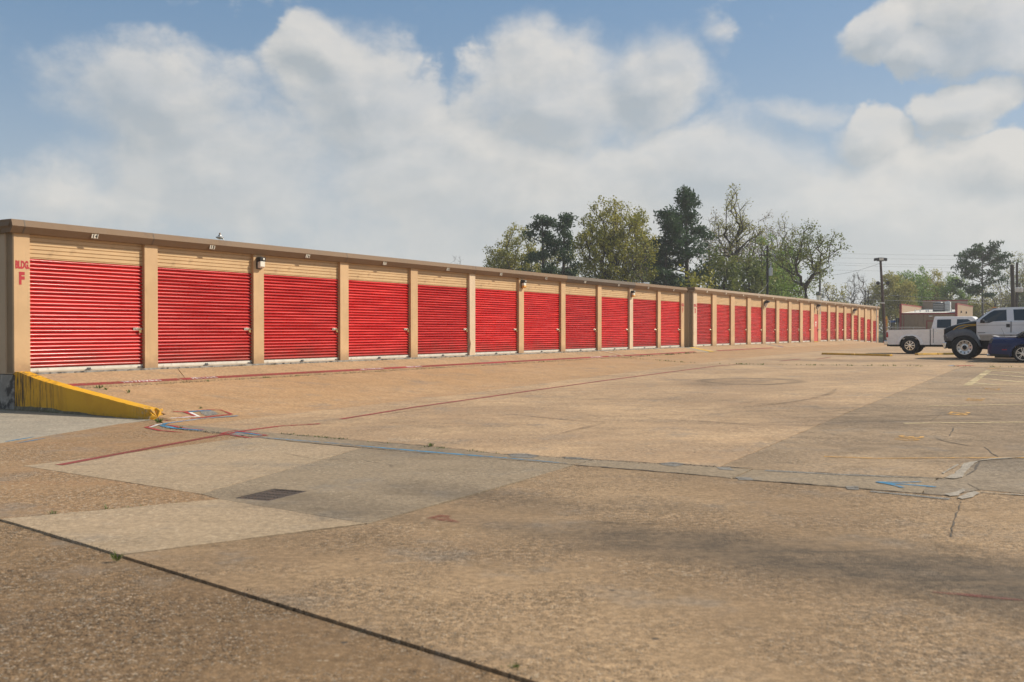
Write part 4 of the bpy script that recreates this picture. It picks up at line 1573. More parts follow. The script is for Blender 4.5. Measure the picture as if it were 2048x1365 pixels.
# ------------------------------------------------------------------ yellow ramp wall at the near end
def ramp_wall():
    root = empty('ramp_wall', (*XY(0, 0), 0.0), ROT)
    tag(root, 'yellow painted concrete ramp wall sloping down from the corner marked F', 'ramp wall')
    top = [(-0.05, 0.835), (0.12, 0.83), (0.55, 0.735), (0.95, 0.655), (1.15, 0.63), (1.6, 0.56), (2.4, 0.45), (3.2, 0.335), (3.75, 0.26), (4.05, 0.225), (4.22, 0.205)]
    T = []
    for (a, za), (b, zb) in zip(top, top[1:]):
        k = max(1, int((b - a) / 0.07))
        T += [(a + (b - a) * i / k, za + (zb - za) * i / k) for i in range(k)]
    T.append(top[-1])
    r2 = random.Random(3)
    bm = bmesh.new()
    NX, NZ = 5, 7
    rows = []
    for i, (t, z) in enumerate(T):
        ring = []
        endf = max(0.0, (t - 3.95) / 0.27)
        for (u, w) in [(0, k / NZ) for k in range(NZ)] + [(k / NX, 1) for k in range(NX)] + [(1, 1 - k / NZ) for k in range(NZ)]:
            x = 0.012 + u * 0.258
            y = -t
            zz = -0.08 + (z + 0.08) * w
            j = 0.0035 + 0.030 * endf
            ring.append(bm.verts.new((x + r2.gauss(0, j * 0.6), y + r2.gauss(0, j) + (0.05 * endf * w * r2.random()), zz + r2.gauss(0, j * 0.5) - 0.015 * endf * r2.random())))
        rows.append(ring)
    n = len(rows[0])
    for a, b in zip(rows, rows[1:]):
        for k in range(n - 1):
            bm.faces.new((a[k], a[k + 1], b[k + 1], b[k]))
    c = bm.verts.new((0.14, -4.235, 0.05))
    e = rows[-1]
    for k in range(n - 1):
        bm.faces.new((e[k], e[k + 1], c))
    bmesh.ops.recalc_face_normals(bm, faces=bm.faces)
    me = bpy.data.meshes.new('wall')
    bm.to_mesh(me)
    bm.free()
    me.polygons.foreach_set('use_smooth', [True] * len(me.polygons))
    me.set_sharp_from_angle(angle=R(38))
    link('wall', me, M['yellow_wall'], root)


ramp_wall()

# ------------------------------------------------------------------ drain grate
def cut_hole(o, quad):
    bm = bmesh.new()
    bm.from_mesh(o.data)
    for i in range(4):
        a, b = quad[i], quad[(i + 1) % 4]
        d = b - a
        bmesh.ops.bisect_plane(bm, geom=bm.verts[:] + bm.edges[:] + bm.faces[:], plane_co=a, plane_no=(-d.y, d.x, 0), dist=1e-6)
    cx = sum(quad, Vector()) / 4

    def inside(p):
        for i in range(4):
            a, b = quad[i], quad[(i + 1) % 4]
            d, e, f = b - a, p - a, cx - a
            if (d.x * e.y - d.y * e.x) * (d.x * f.y - d.y * f.x) <= 0:
                return False
        return True
    kill = [f for f in bm.faces if abs(f.normal.z) > 0.5 and inside(f.calc_center_median())]
    bmesh.ops.delete(bm, geom=kill, context='FACES')
    bm.to_mesh(o.data)
    bm.free()


def grate():
    c = [Vector((*XY(*PG(x, y)), 0)) for x, y in ((483, 995.5), (549, 979), (606, 983.5), (533, 1001.5))]
    ctr = sum(c, Vector()) / 4
    ex = ((c[1] - c[0]) + (c[2] - c[3])) / 2
    ey = ((c[3] - c[0]) + (c[2] - c[1])) / 2
    a, b = ex.length / 2, ey.length / 2
    root = empty('drain_grate', (ctr.x, ctr.y, 0.0), math.atan2(ex.y, ex.x))
    tag(root, 'rusty iron storm drain grate set in the grey concrete', 'drain grate')
    ux, uy = ex.normalized(), Vector((-ex.y, ex.x, 0)).normalized()
    q = [ctr + ux * (sx * (a + 0.035)) + uy * (sy * (b + 0.035)) for sx, sy in ((-1, -1), (1, -1), (1, 1), (-1, 1))]
    cut_hole(drain_slab, q)
    m_ = MB()
    m_.box(-a - 0.04, a + 0.04, -b - 0.04, b + 0.04, -0.32, -0.30)
    for (x0, x1, y0, y1) in ((-a - 0.06, a + 0.06, -b - 0.06, -b - 0.036), (-a - 0.06, a + 0.06, b + 0.036, b + 0.06), (-a - 0.06, -a - 0.036, -b, b), (a + 0.036, a + 0.06, -b, b)):
        m_.box(x0, x1, y0, y1, -0.31, -0.006)
    m_.build('pit', M['conc_found'], root)
    m_ = MB()
    for (x0, x1, y0, y1) in ((-a - 0.033, a + 0.033, -b - 0.033, -b), (-a - 0.033, a + 0.033, b, b + 0.033), (-a - 0.033, -a, -b, b), (a, a + 0.033, -b, b)):
        m_.box(x0, x1, y0, y1, -0.05, -0.003)
    m_.build('frame', M['iron'], root)
    n = 9
    for k in range(n):
        y = -b + (k + 0.5) * 2 * b / n
        m_ = MB()
        m_.box(-a + 0.002, a - 0.002, y - b / n * 0.48, y + b / n * 0.48, -0.045, -0.007)
        m_.build('bar', M['iron'], root)
    for k in range(4):
        x = -a + (k + 0.5) * 2 * a / 4
        m_ = MB()
        m_.box(x - 0.012, x + 0.012, -b + 0.002, b - 0.002, -0.04, -0.0055)
        m_.build('cross_bar', M['iron'], root)


grate()

# ------------------------------------------------------------------ yellow parking kerbs far across the lot
def kerb_block(pa, pb, label, r=0.12, h=0.09):
    a, b = Vector(XY(*PG(*pa))), Vector(XY(*PG(*pb)))
    s, t = PG(*pa)
    root = empty('parking_kerb', (a.x, a.y, ground(s, t)), math.atan2(b.y - a.y, b.x - a.x))
    tag(root, label, 'parking kerb', 'yellow parking kerbs')
    L = (b - a).length
    n = max(2, int(L / 1.9))
    for i in range(n):
        m_ = MB()
        m_.prism([(-r, 0.0), (-r * 0.8, h), (r * 0.8, h), (r, 0.0)], L * i / n + 0.02, L * (i + 1) / n - 0.02, 'x')
        m_.build('kerb_length', M['yellow_kerb'], root, bevel=0.01, seg=1)


kerb_block((1645, 709.5), (1783, 713), 'low yellow parking kerb in front of the red doors, left of the white pickup')
kerb_block((1832, 710.5), (1912, 709.5), 'low yellow parking kerb between the white pickup and the silver truck')

# ------------------------------------------------------------------ vehicles
def arc(cx, cz, r, a0, a1, n=14, rz=None):
    rz = rz or r
    return [(cx + r * math.cos(R(a0 + (a1 - a0) * i / n)), cz + rz * math.sin(R(a0 + (a1 - a0) * i / n))) for i in range(n + 1)]


def wheel(veh, x, y, r, rim_r, w, style, side):
    """side = +1 when the outer face looks along +y"""
    root = empty('wheel', (x, y, r), 0, veh)
    prof = [(rim_r, -w / 2), (r * 0.90, -w / 2), (r * 0.975, -w * 0.42), (r, -w * 0.28), (r, w * 0.28), (r * 0.975, w * 0.42), (r * 0.90, w / 2), (rim_r + 0.012, w / 2), (rim_r, w * 0.44), (rim_r, -w / 2)]
    m_ = MB()
    m_.lathe(prof, 36, 'y')
    m_.build('tyre', M['tyre'], root, smooth=True)
    f = w * 0.40 * side
    m_ = MB()
    if style == 'disc':
        m_.lathe([(rim_r, f * 1.1), (rim_r * 0.93, f * 1.1), (rim_r * 0.90, f * 0.92), (rim_r * 0.50, f * 0.66), (rim_r * 0.46, f * 0.9), (rim_r * 0.30, f * 0.95)], 40, 'y')
        for k in range(10):
            q = 2 * math.pi * k / 10
            m_.lathe([(0.0, f * 1.04), (rim_r * 0.035, f * 1.0), (rim_r * 0.035, f * 0.7)], 6, 'y', (rim_r * 0.56 * math.cos(q + .3), 0, rim_r * 0.56 * math.sin(q + .3)))
        m_.build('rim', M['rim'], root, smooth=True)
        m_ = MB()
        for k in range(10):
            q = 2 * math.pi * (k + 0.5) / 10
            m_.lathe([(0.0, f * 0.93), (rim_r * 0.095, f * 0.93), (rim_r * 0.095, f * 0.5)], 12, 'y', (rim_r * 0.77 * math.cos(q), 0, rim_r * 0.77 * math.sin(q)))
        m_.lathe([(0.0, f * 1.05), (rim_r * 0.28, f * 1.05), (rim_r * 0.32, f * 0.8)], 20, 'y')
        m_.build('hole_shade_and_hub', M['dark'], root)  # solid dark discs stand in for the shade inside hand holes, plus hub
    else:
        n = 8 if style == 'eight' else 10
        m_.lathe([(rim_r, f * 1.08), (rim_r * 0.90, f * 1.08), (rim_r * 0.86, f * 0.75), (rim_r * 0.86, -f * 0.2)], 36, 'y')
        m_.lathe([(0.0, f * 1.02), (rim_r * 0.24, f * 1.0), (rim_r * 0.27, f * 0.7)], 20, 'y')
        for k in range(n):
            q = 2 * math.pi * (k if style == 'eight' else (k // 2) * 2 + (0.28 if k % 2 else -0.28) + 0.5) / n
            dx, dz = math.cos(q), math.sin(q)
            nx, nz = -dz, dx
            wa, wb = (rim_r * 0.085, rim_r * 0.125) if style == 'eight' else (rim_r * 0.05, rim_r * 0.05)
            p = []
            for yy in (f * 0.98, f * 0.62):
                for rr, ww in ((rim_r * 0.2, wa), (rim_r * 0.9, wb)):
                    for sg in (-1, 1):
                        p.append((dx * rr + nx * ww * sg, yy, dz * rr + nz * ww * sg))
            m_.add(p, [(0, 1, 3, 2), (4, 6, 7, 5), (0, 2, 6, 4), (1, 5, 7, 3), (2, 3, 7, 6), (0, 4, 5, 1)])
        m_.build('rim', M['chrome' if style == 'eight' else 'rim'], root, smooth=True, angle=30)
        m_ = MB()
        m_.lathe([(0.0, f * 0.25), (rim_r * 0.88, f * 0.25)], 24, 'y')
        m_.build('brake_disc', M['dark'], root)
    return root


def panel(veh, name, poly, yf, mat, both=True, lift=0.006, thick=0.012, bevel=0.0, label=None, sides=(-1, 1)):
    """thin panel on the body side: polygon in (x, z); yf(x, z) gives the half width there"""
    out = []
    for sg in sides:
        m_ = MB()
        m_.prism(poly, 0, 1, 'y', f=lambda u, v, k: sg * (yf(u, v) + lift - (thick if k == 0 else 0.0)))
        o = m_.build(name, mat, veh, bevel=bevel, seg=1)
        if label:
            o['label'] = label
        out.append(o)
    return out


def loft(m_, secs):
    """sections of equal point counts -> closed shell"""
    n = len(secs[0])
    vs = [p for s in secs for p in s]
    fs = []
    for i in range(len(secs) - 1):
        for k in range(n):
            k2 = (k + 1) % n
            fs.append((i * n + k, i * n + k2, (i + 1) * n + k2, (i + 1) * n + k))
    fs.append(tuple(range(n))[::-1])
    fs.append(tuple(range((len(secs) - 1) * n, len(secs) * n)))
    m_.add(vs, fs)


def greenhouse(m_, belt, roof, zb, zr, wb, wr, xcurve=0.06):
    """cabin upper: belt = (x0, x1), roof = (x0, x1)"""
    nb = 6
    secs = []
    for f, in [(i / 5,) for i in range(6)]:
        x0 = belt[0] + (roof[0] - belt[0]) * f
        x1 = belt[1] + (roof[1] - belt[1]) * f
        w = wb + (wr - wb) * f ** 1.2
        z = zb + (zr - zb) * f
        secs.append([(x0, -w * 0.94, z), (x0 + xcurve, -w, z), (x1 - xcurve, -w, z), (x1, -w * 0.86, z), (x1 + 0.05, 0, z), (x1, w * 0.86, z), (x1 - xcurve, w, z), (x0 + xcurve, w, z), (x0, w * 0.94, z), (x0 - 0.02, 0, z)])
    loft(m_, secs)


def pickup():
    s, t = PG(1820, 708.0)
    x, y = XY(s, t)
    n0 = Vector((-TV.y, TV.x))                            # vehicle's left
    o = Vector((x, y)) + n0 * 0.86
    root = empty('pickup_truck', (o.x, o.y, ground(s, t)), math.atan2(TV.y, TV.x))
    tag(root, 'white crew cab pickup truck with chrome wheels, parked behind the silver truck', 'pickup truck')
    W_ = 0.98
    RW = 0.42
    ww = lambda xx, zz: W_
    # bed, with the wheel opening cut through
    bed = [(-1.13, 0.80), (-1.02, 0.46), (-0.50, 0.46)] + arc(0.0, 0.44, 0.50, 178, 2, 16)[0:] + [(0.50, 0.46), (0.955, 0.46), (0.945, 1.25), (-1.08, 1.21), (-1.125, 1.15)]
    m_ = MB()
    for sg in (-1, 1):
        m_.prism(bed, sg * W_, sg * (W_ - 0.13), 'y')
    m_.box(-1.10, -1.03, -W_ + 0.13, W_ - 0.13, 0.50, 1.20)
    m_.box(0.88, 0.945, -W_ + 0.13, W_ - 0.13, 0.50, 1.24)
    m_.box(-1.03, 0.88, -W_ + 0.13, W_ - 0.13, 0.74, 0.78)
    m_.build('bed', M['car_white'], root, bevel=0.03, seg=3)
    # bed rail cap
    m_ = MB()
    for sg in (-1, 1):
        m_.prism([(-1.06, 1.212), (0.945, 1.252), (0.945, 1.268), (-1.06, 1.228)], sg * (W_ - 0.015), sg * (W_ - 0.12), 'y')
    m_.build('rail_cap', M['black'], root)
    # wheel-arch swelling and the body crease
    fl = arc(0.0, 0.44, 0.66, 176, 4, 18, 0.56)
    fi = arc(0.0, 0.44, 0.50, 176, 4, 18)
    for nm, cx in (('wheel_arch', 0.0), ('wheel_arch', 3.96)):
        for sg in (-1, 1):
            m_ = MB()
            vs, k = [], len(fl)
            for (a, b), d in ((fl, None), ) if False else []:
                pass
            for i in range(k):
                xo, zo = fl[i]
                xi, zi = fi[i]
                vs += [(cx + xo, sg * (W_ - 0.004), zo), (cx + (xo + xi) / 2, sg * (W_ + 0.034), (zo + zi) / 2), (cx + xi, sg * (W_ + 0.038), zi), (cx + xi, sg * (W_ - 0.10), zi)]
            fs = []
            for i in range(k - 1):
                for j in range(3):
                    fs.append((i * 4 + j, i * 4 + j + 1, (i + 1) * 4 + j + 1, (i + 1) * 4 + j))
            m_.add(vs, fs)
            m_.build(nm, M['car_white'], root, smooth=True, angle=60)
    # cab and nose
    cab = [(0.995, 0.47), (0.99, 1.28), (3.55, 1.28), (3.75, 1.27), (5.00, 1.17), (5.10, 1.05), (5.10, 0.60), (4.98, 0.50), (4.47, 0.50)] + arc(3.96, 0.44, 0.50, 2, 178, 16) + [(3.45, 0.46)]
    m_ = MB()
    m_.prism(cab, -W_, W_, 'y')
    m_.build('body', M['car_white'], root, bevel=0.045, seg=3)
    m_ = MB()
    greenhouse(m_, (1.0, 3.62), (1.13, 2.92), 1.275, 1.885, 0.93, 0.74)
    m_.build('cab_roof', M['car_white'], root, bevel=0.05, seg=3)
    gy = lambda xx, zz: 0.93 + (0.74 - 0.93) * max(0, min(1, (zz - 1.275) / 0.61)) ** 1.2
    panel(root, 'window', [(1.27, 1.32), (1.93, 1.31), (1.91, 1.745), (1.30, 1.735), (1.27, 1.70)], gy, M['glass'], lift=0.010)
    panel(root, 'window', [(2.17, 1.31), (3.28, 1.31), (2.72, 1.72), (2.66, 1.745), (2.19, 1.745)], gy, M['glass'], lift=0.010)
    m_ = MB()
    m_.add([(3.60, -0.72, 1.33), (3.60, 0.72, 1.33), (2.985, 0.60, 1.83), (2.985, -0.60, 1.83)], [(0, 1, 2, 3)])
    m_.build('windshield', M['glass'], root)
    for d_ in panel(root, 'door', [(1.13, 0.55), (2.03, 0.55), (2.03, 1.255), (1.13, 1.255)], ww, M['car_white'], lift=0.008, thick=0.05, bevel=0.006):
        pass
    for d_ in panel(root, 'door', [(2.06, 0.55), (3.32, 0.55), (3.34, 1.255), (2.06, 1.255)], ww, M['car_white'], lift=0.008, thick=0.05, bevel=0.006):
        pass
    panel(root, 'door_seam', [(2.035, 0.56), (2.055, 0.56), (2.055, 1.27), (2.035, 1.27)], ww, M['dark'], lift=0.012, thick=0.02)
    panel(root, 'door_seam', [(1.105, 0.56), (1.125, 0.56), (1.125, 1.27), (1.105, 1.27)], ww, M['dark'], lift=0.006, thick=0.02)
    panel(root, 'handle', [(1.20, 1.075), (1.33, 1.075), (1.33, 1.17), (1.20, 1.17)], ww, M['chrome'], lift=0.02, thick=0.02)
    panel(root, 'handle', [(2.14, 1.10), (2.30, 1.10), (2.30, 1.15), (2.14, 1.15)], ww, M['chrome'], lift=0.03, thick=0.02)
    m_ = MB()
    for sg in (-1, 1):
        m_.box(1.05, 3.35, sg * W_, sg * (W_ + 0.012), 0.765, 0.785)
        m_.box(0.60, 0.93, sg * W_, sg * (W_ + 0.012), 0.765, 0.785)
    m_.build('crease', M['car_white'], root, bevel=0.006, seg=1)
    panel(root, 'tail_light', [(-1.135, 0.83), (-1.03, 0.83), (-1.035, 0.98), (-1.06, 1.10), (-1.12, 1.12)], ww, M['tail'], lift=0.008, thick=0.06, bevel=0.004)
    m_ = MB()
    m_.box(-1.26, -1.02, -0.95, 0.95, 0.46, 0.66)
    m_.build('rear_bumper', M['chrome'], root, bevel=0.03, seg=3)
    m_ = MB()
    m_.box(5.05, 5.25, -0.98, 0.98, 0.45, 0.68)
    m_.build('front_bumper', M['chrome'], root, bevel=0.04, seg=3)
    m_ = MB()
    m_.box(5.095, 5.125, -0.62, 0.62, 0.70, 1.06)
    m_.build('grille', M['chrome'], root, bevel=0.01, seg=1)
    for sg in (-1, 1):
        m_ = MB()
        m_.box(5.0, 5.115, sg * 0.66, sg * 0.97, 0.78, 1.02)
        m_.build('headlight', M['headlens'], root, bevel=0.02)
    m_ = MB()
    m_.box(-1.0, 4.9, -0.72, 0.72, 0.36, 0.62)
    m_.box(-1.25, -0.6, -0.10, 0.10, 0.36, 0.45)
    m_.box(0.97, 1.0, -0.9, 0.9, 0.5, 1.2)
    m_.box(1.0, 3.4, -0.93, 0.93, 0.40, 0.47)
    for cx in (0.0, 3.96):
        m_.box(cx - 0.5, cx + 0.5, -0.70, 0.70, 0.3, 0.9)
    m_.build('chassis', M['dark'], root)
    m_ = MB()
    m_.box(3.0, 3.2, 0.98, 1.2, 1.28, 1.5)
    m_.box(3.0, 3.2, -1.2, -0.98, 1.28, 1.5)
    m_.build('mirror', M['black'], root, bevel=0.03)
    for xx in (0.0, 3.96):
        for sg in (-1, 1):
            wheel(root, xx, sg * 0.84, RW, 0.245, 0.27, 'eight', sg)


pickup()


def big_truck():
    s, t = PG(1929.5, 718.5)
    x, y = XY(s, t)
    fw = -TV
    n0 = Vector((-fw.y, fw.x))                            # left side faces the camera
    o = Vector((x, y)) - n0 * 0.98
    root = empty('heavy_pickup_truck', (o.x, o.y, ground(s, t)), math.atan2(fw.y, fw.x))
    tag(root, 'big silver crew cab truck with black hood, grey fenders and a flat front tyre', 'truck')
    W_ = 1.0
    RW = 0.515
    # hood: black, crowned
    prof = [(0.83, 1.20), (0.80, 1.32), (0.62, 1.40), (0.27, 1.50), (-0.03, 1.565), (-0.31, 1.62), (-0.50, 1.63)]
    m_ = MB()
    secs = []
    for xx, zz in prof:
        secs.append([(xx, -W_ * 0.94, 1.03), (xx, -W_ * 0.94, zz - 0.14), (xx, -W_ * 0.83, zz - 0.03), (xx, -0.45, zz), (xx, 0, zz + 0.03), (xx, 0.45, zz), (xx, W_ * 0.83, zz - 0.03), (xx, W_ * 0.94, zz - 0.14), (xx, W_ * 0.94, 1.03)])
    loft(m_, secs)
    hood = m_.build('hood', M['car_black'], root, smooth=True, angle=50)
    # cowl side panels behind the arch
    for sg in (-1, 1):
        m_ = MB()
        m_.prism([(-0.10, 1.28), (-0.47, 1.62), (-0.47, 1.00), (-0.40, 1.00)], sg * 0.95, sg * 0.80, 'y')
        m_.build('cowl_panel', M['car_black'], root)
    # flame graphic
    gyh = lambda xx, zz: W_ * 0.94
    up = [(0.47, 1.235), (0.36, 1.33), (0.26, 1.39), (0.06, 1.445), (-0.20, 1.465), (-0.42, 1.475)]
    lo = [(-0.42, 1.43), (-0.15, 1.405), (-0.02, 1.365), (0.07, 1.315), (0.25, 1.285)]
    panel(root, 'flame_graphic', up + lo, gyh, M['flame_in'], lift=0.010, thick=0.02)
    for pts in (up, lo[::-1]):
        for sg in (-1, 1):
            m_ = MB()
            m_.tube([(a, sg * (W_ * 0.94 + 0.012), b) for a, b in pts], 0.015, 5)
            m_.build('pinstripe', M['flame'], root)
    # grey fenders swelling over the wheel
    fo = [(0.79, 1.02), (0.62, 1.17), (0.42, 1.25), (0.20, 1.285), (-0.05, 1.285), (-0.22, 1.24), (-0.38, 1.12), (-0.49, 0.98), (-0.57, 0.78), (-0.63, 0.54)]
    fi = [(0.50, 0.76), (0.44, 0.86), (0.34, 0.93), (0.18, 0.99), (0.0, 1.01), (-0.17, 0.985), (-0.33, 0.90), (-0.46, 0.76), (-0.53, 0.63), (-0.60, 0.51)]
    for sg in (-1, 1):
        m_ = MB()
        vs = []
        for (xo, zo), (xi, zi) in zip(fo, fi):
            vs += [(xo, sg * 0.93, zo + 0.01), (xo * 0.9 + xi * 0.1, sg * 1.06, zo * 0.9 + zi * 0.1), (xo * 0.5 + xi * 0.5, sg * 1.13, zo * 0.5 + zi * 0.5), (xi, sg * 1.13, zi), (xi, sg * 0.92, zi)]
        k = len(fo)
        fs = [(i * 5 + j, i * 5 + j + 1, (i + 1) * 5 + j + 1, (i + 1) * 5 + j) for i in range(k - 1) for j in range(4)]
        m_.add(vs, fs)
        m_.build('fender', M['car_grey'], root, smooth=True, angle=60)
        m_ = MB()
        m_.prism([(0.80, 0.75), (0.84, 1.02), (0.80, 1.04), (0.62, 1.15), (0.44, 1.0), (0.44, 0.86), (0.50, 0.75)], sg * 1.06, sg * 0.72, 'y')
        m_.build('fender_front', M['car_grey'], root, bevel=0.05, seg=3)
        m_ = MB()
        m_.prism([(0.70, 0.885), (0.50, 0.895), (0.485, 0.99), (0.53, 1.03), (0.74, 1.025)], sg * 1.075, sg * 1.0, 'y')
        m_.build('headlight', M['headlens'], root, bevel=0.015)
        m_ = MB()
        m_.box(0.70, 0.76, sg * 1.02, sg * 1.072, 0.88, 1.03)
        m_.build('marker_light', M['grey_dark'], root)
    m_ = MB()
    m_.box(0.80, 0.86, -0.72, 0.72, 0.80, 1.28)
    m_.build('grille', M['black'], root, bevel=0.01)
    m_ = MB()
    m_.prism([(0.74, 0.44), (0.70, 0.71), (0.85, 0.72), (0.87, 0.66), (0.83, 0.48), (0.79, 0.43)], -1.10, 1.10, 'y')
    m_.build('front_bumper', M['chrome'], root, bevel=0.03, seg=3)
    # cab
    cab = [(-0.44, 0.86), (-0.44, 1.62), (-3.15, 1.62), (-3.15, 0.80), (-0.62, 0.80)]
    m_ = MB()
    m_.prism(cab, -W_, W_, 'y')
    m_.build('body', M['car_silver'], root, bevel=0.04, seg=3)
    m_ = MB()
    secs = []
    zb, zr = 1.60, 2.21
    for f in [i / 5 for i in range(6)]:
        x0 = -3.15 + 0.08 * f
        x1 = -0.36 + (-1.02 + 0.36) * f
        w = 0.965 + (0.79 - 0.965) * f ** 1.2
        z = zb + (zr - zb) * f
        zf = z - 0.10 * f
        secs.append([(x0, -w * 0.95, z), (x0 + 0.06, -w, z), (-1.4, -w, z - 0.01 * f), (x1 - 0.05, -w, zf), (x1, -w * 0.85, zf), (x1 + 0.06, 0, zf), (x1, w * 0.85, zf), (x1 - 0.05, w, zf), (-1.4, w, z - 0.01 * f), (x0 + 0.06, w, z), (x0, w * 0.95, z), (x0 - 0.02, 0, z)])
    loft(m_, secs)
    m_.build('cab_roof', M['car_silver'], root, bevel=0.05, seg=3)
    gy = lambda xx, zz: 0.965 + (0.79 - 0.965) * max(0, min(1, (zz - 1.60) / 0.61)) ** 1.2
    panel(root, 'window', [(-0.53, 1.53), (-0.66, 1.73), (-0.97, 1.98), (-1.12, 2.06), (-1.57, 2.085), (-1.60, 1.63), (-1.10, 1.60), (-0.93, 1.53)], lambda a, b: gy(a, b) + (0.036 if b < 1.62 else 0.0), M['glass'], lift=0.010, thick=0.03)
    panel(root, 'window', [(-1.83, 2.09), (-1.87, 1.635), (-2.75, 1.635), (-2.75, 2.11)], gy, M['glass'], lift=0.010, thick=0.03)
    m_ = MB()
    m_.add([(-0.385, -0.80, 1.66), (-0.385, 0.80, 1.66), (-0.955, 0.66, 2.06), (-0.955, -0.66, 2.06)], [(0, 1, 2, 3)])
    m_.build('windshield', M['glass'], root)
    m_ = MB()
    m_.prism([(-0.80, 2.10), (-0.84, 2.13), (-1.25, 2.19), (-1.25, 2.16)], -0.74, 0.74, 'y')
    m_.build('sun_visor', M['car_tan'], root, bevel=0.006)
    for k, yy in enumerate((-0.62, 0.0, 0.62)):
        m_ = MB()
        m_.prism([(-0.98, 2.165), (-1.05, 2.205), (-1.14, 2.205), (-1.20, 2.18)], yy - 0.07, yy + 0.07, 'y')
        m_.build('marker_light', M['amber'], root, bevel=0.012)
    ww = lambda a, b: W_
    for d_ in panel(root, 'door', [(-0.46, 1.14), (-1.745, 1.14), (-1.745, 1.585), (-0.46, 1.585)], ww, M['car_silver'], lift=0.010, thick=0.05, bevel=0.008):
        pass
    panel(root, 'door', [(-1.775, 1.14), (-2.95, 1.14), (-2.95, 1.585), (-1.775, 1.585)], ww, M['car_silver'], lift=0.010, thick=0.05, bevel=0.008)
    panel(root, 'door_seam', [(-1.77, 0.82), (-1.75, 0.82), (-1.75, 1.60), (-1.77, 1.60)], ww, M['dark'], lift=0.014, thick=0.02)
    panel(root, 'body_line', [(-0.46, 1.425), (-3.1, 1.445), (-3.1, 1.455), (-0.46, 1.435)], ww, M['grey_dark'], lift=0.0135, thick=0.02)
    panel(root, 'handle', [(-1.58, 1.35), (-1.72, 1.35), (-1.72, 1.49), (-1.58, 1.49)], ww, M['black'], lift=0.018, thick=0.02)
    panel(root, 'handle', [(-2.75, 1.35), (-2.89, 1.35), (-2.89, 1.49), (-2.75, 1.49)], ww, M['black'], lift=0.018, thick=0.02)
    m_ = MB()
    for sg in (-1, 1):
        m_.prism([(-0.45, 1.04), (-0.46, 1.105), (-3.1, 1.13), (-3.1, 1.04)], sg * (W_ + 0.03), sg * (W_ - 0.02), 'y')
    m_.build('side_moulding', M['car_silver'], root, bevel=0.012)
    panel(root, 'model_trim', [(-0.50, 1.108), (-0.79, 1.112), (-0.79, 1.13), (-0.50, 1.126)], ww, M['black'], lift=0.034, thick=0.03)
    panel(root, 'rocker_panel', [(-0.55, 1.02), (-0.63, 0.79), (-3.1, 0.79), (-3.1, 1.02)], ww, M['car_tan'], lift=0.006, thick=0.04)
    m_ = MB()
    for sg in (-1, 1):
        m_.prism([(-0.60, 1.54), (-0.62, 1.68), (-0.76, 1.67), (-0.78, 1.53)], sg * 1.22, sg * 1.0, 'y')
    m_.build('mirror', M['black'], root, bevel=0.03)
    # load bed behind the cab
    m_ = MB()
    m_.box(-5.4, -3.22, -1.05, 1.05, 0.85, 1.55)
    m_.build('bed', M['car_silver'], root, bevel=0.05, seg=3)
    m_ = MB()
    m_.box(-5.3, 0.72, -0.5, 0.5, 0.42, 0.82)
    m_.box(-0.62, 0.62, -0.72, 0.72, 0.5, 1.05)
    m_.box(-3.0, -0.75, 0.55, 0.90, 0.42, 0.80)
    m_.box(-3.0, -0.75, -0.90, -0.55, 0.42, 0.80)
    m_.box(0.50, 0.80, -0.9, 0.9, 0.48, 0.80)
    m_.build('chassis', M['dark'], root)
    for xx in (0.0, -4.3):
        for sg in (-1, 1):
            w_ = wheel(root, xx, sg * 0.95, RW, 0.31, 0.30, 'disc', sg)
            if xx == 0.0 and sg == 1:
                w_['label'] = 'front wheel with a flat tyre'
                me = w_.children[0].data                       # the flat tyre sags at its foot
                for v in me.vertices:
                    if v.co.z < -0.36:
                        v.co.x *= 1 + (-0.36 - v.co.z) * 0.9
                        v.co.z = max(v.co.z, -0.492) if v.co.z < -0.492 else v.co.z
                w_.location.z -= 0.02


big_truck()


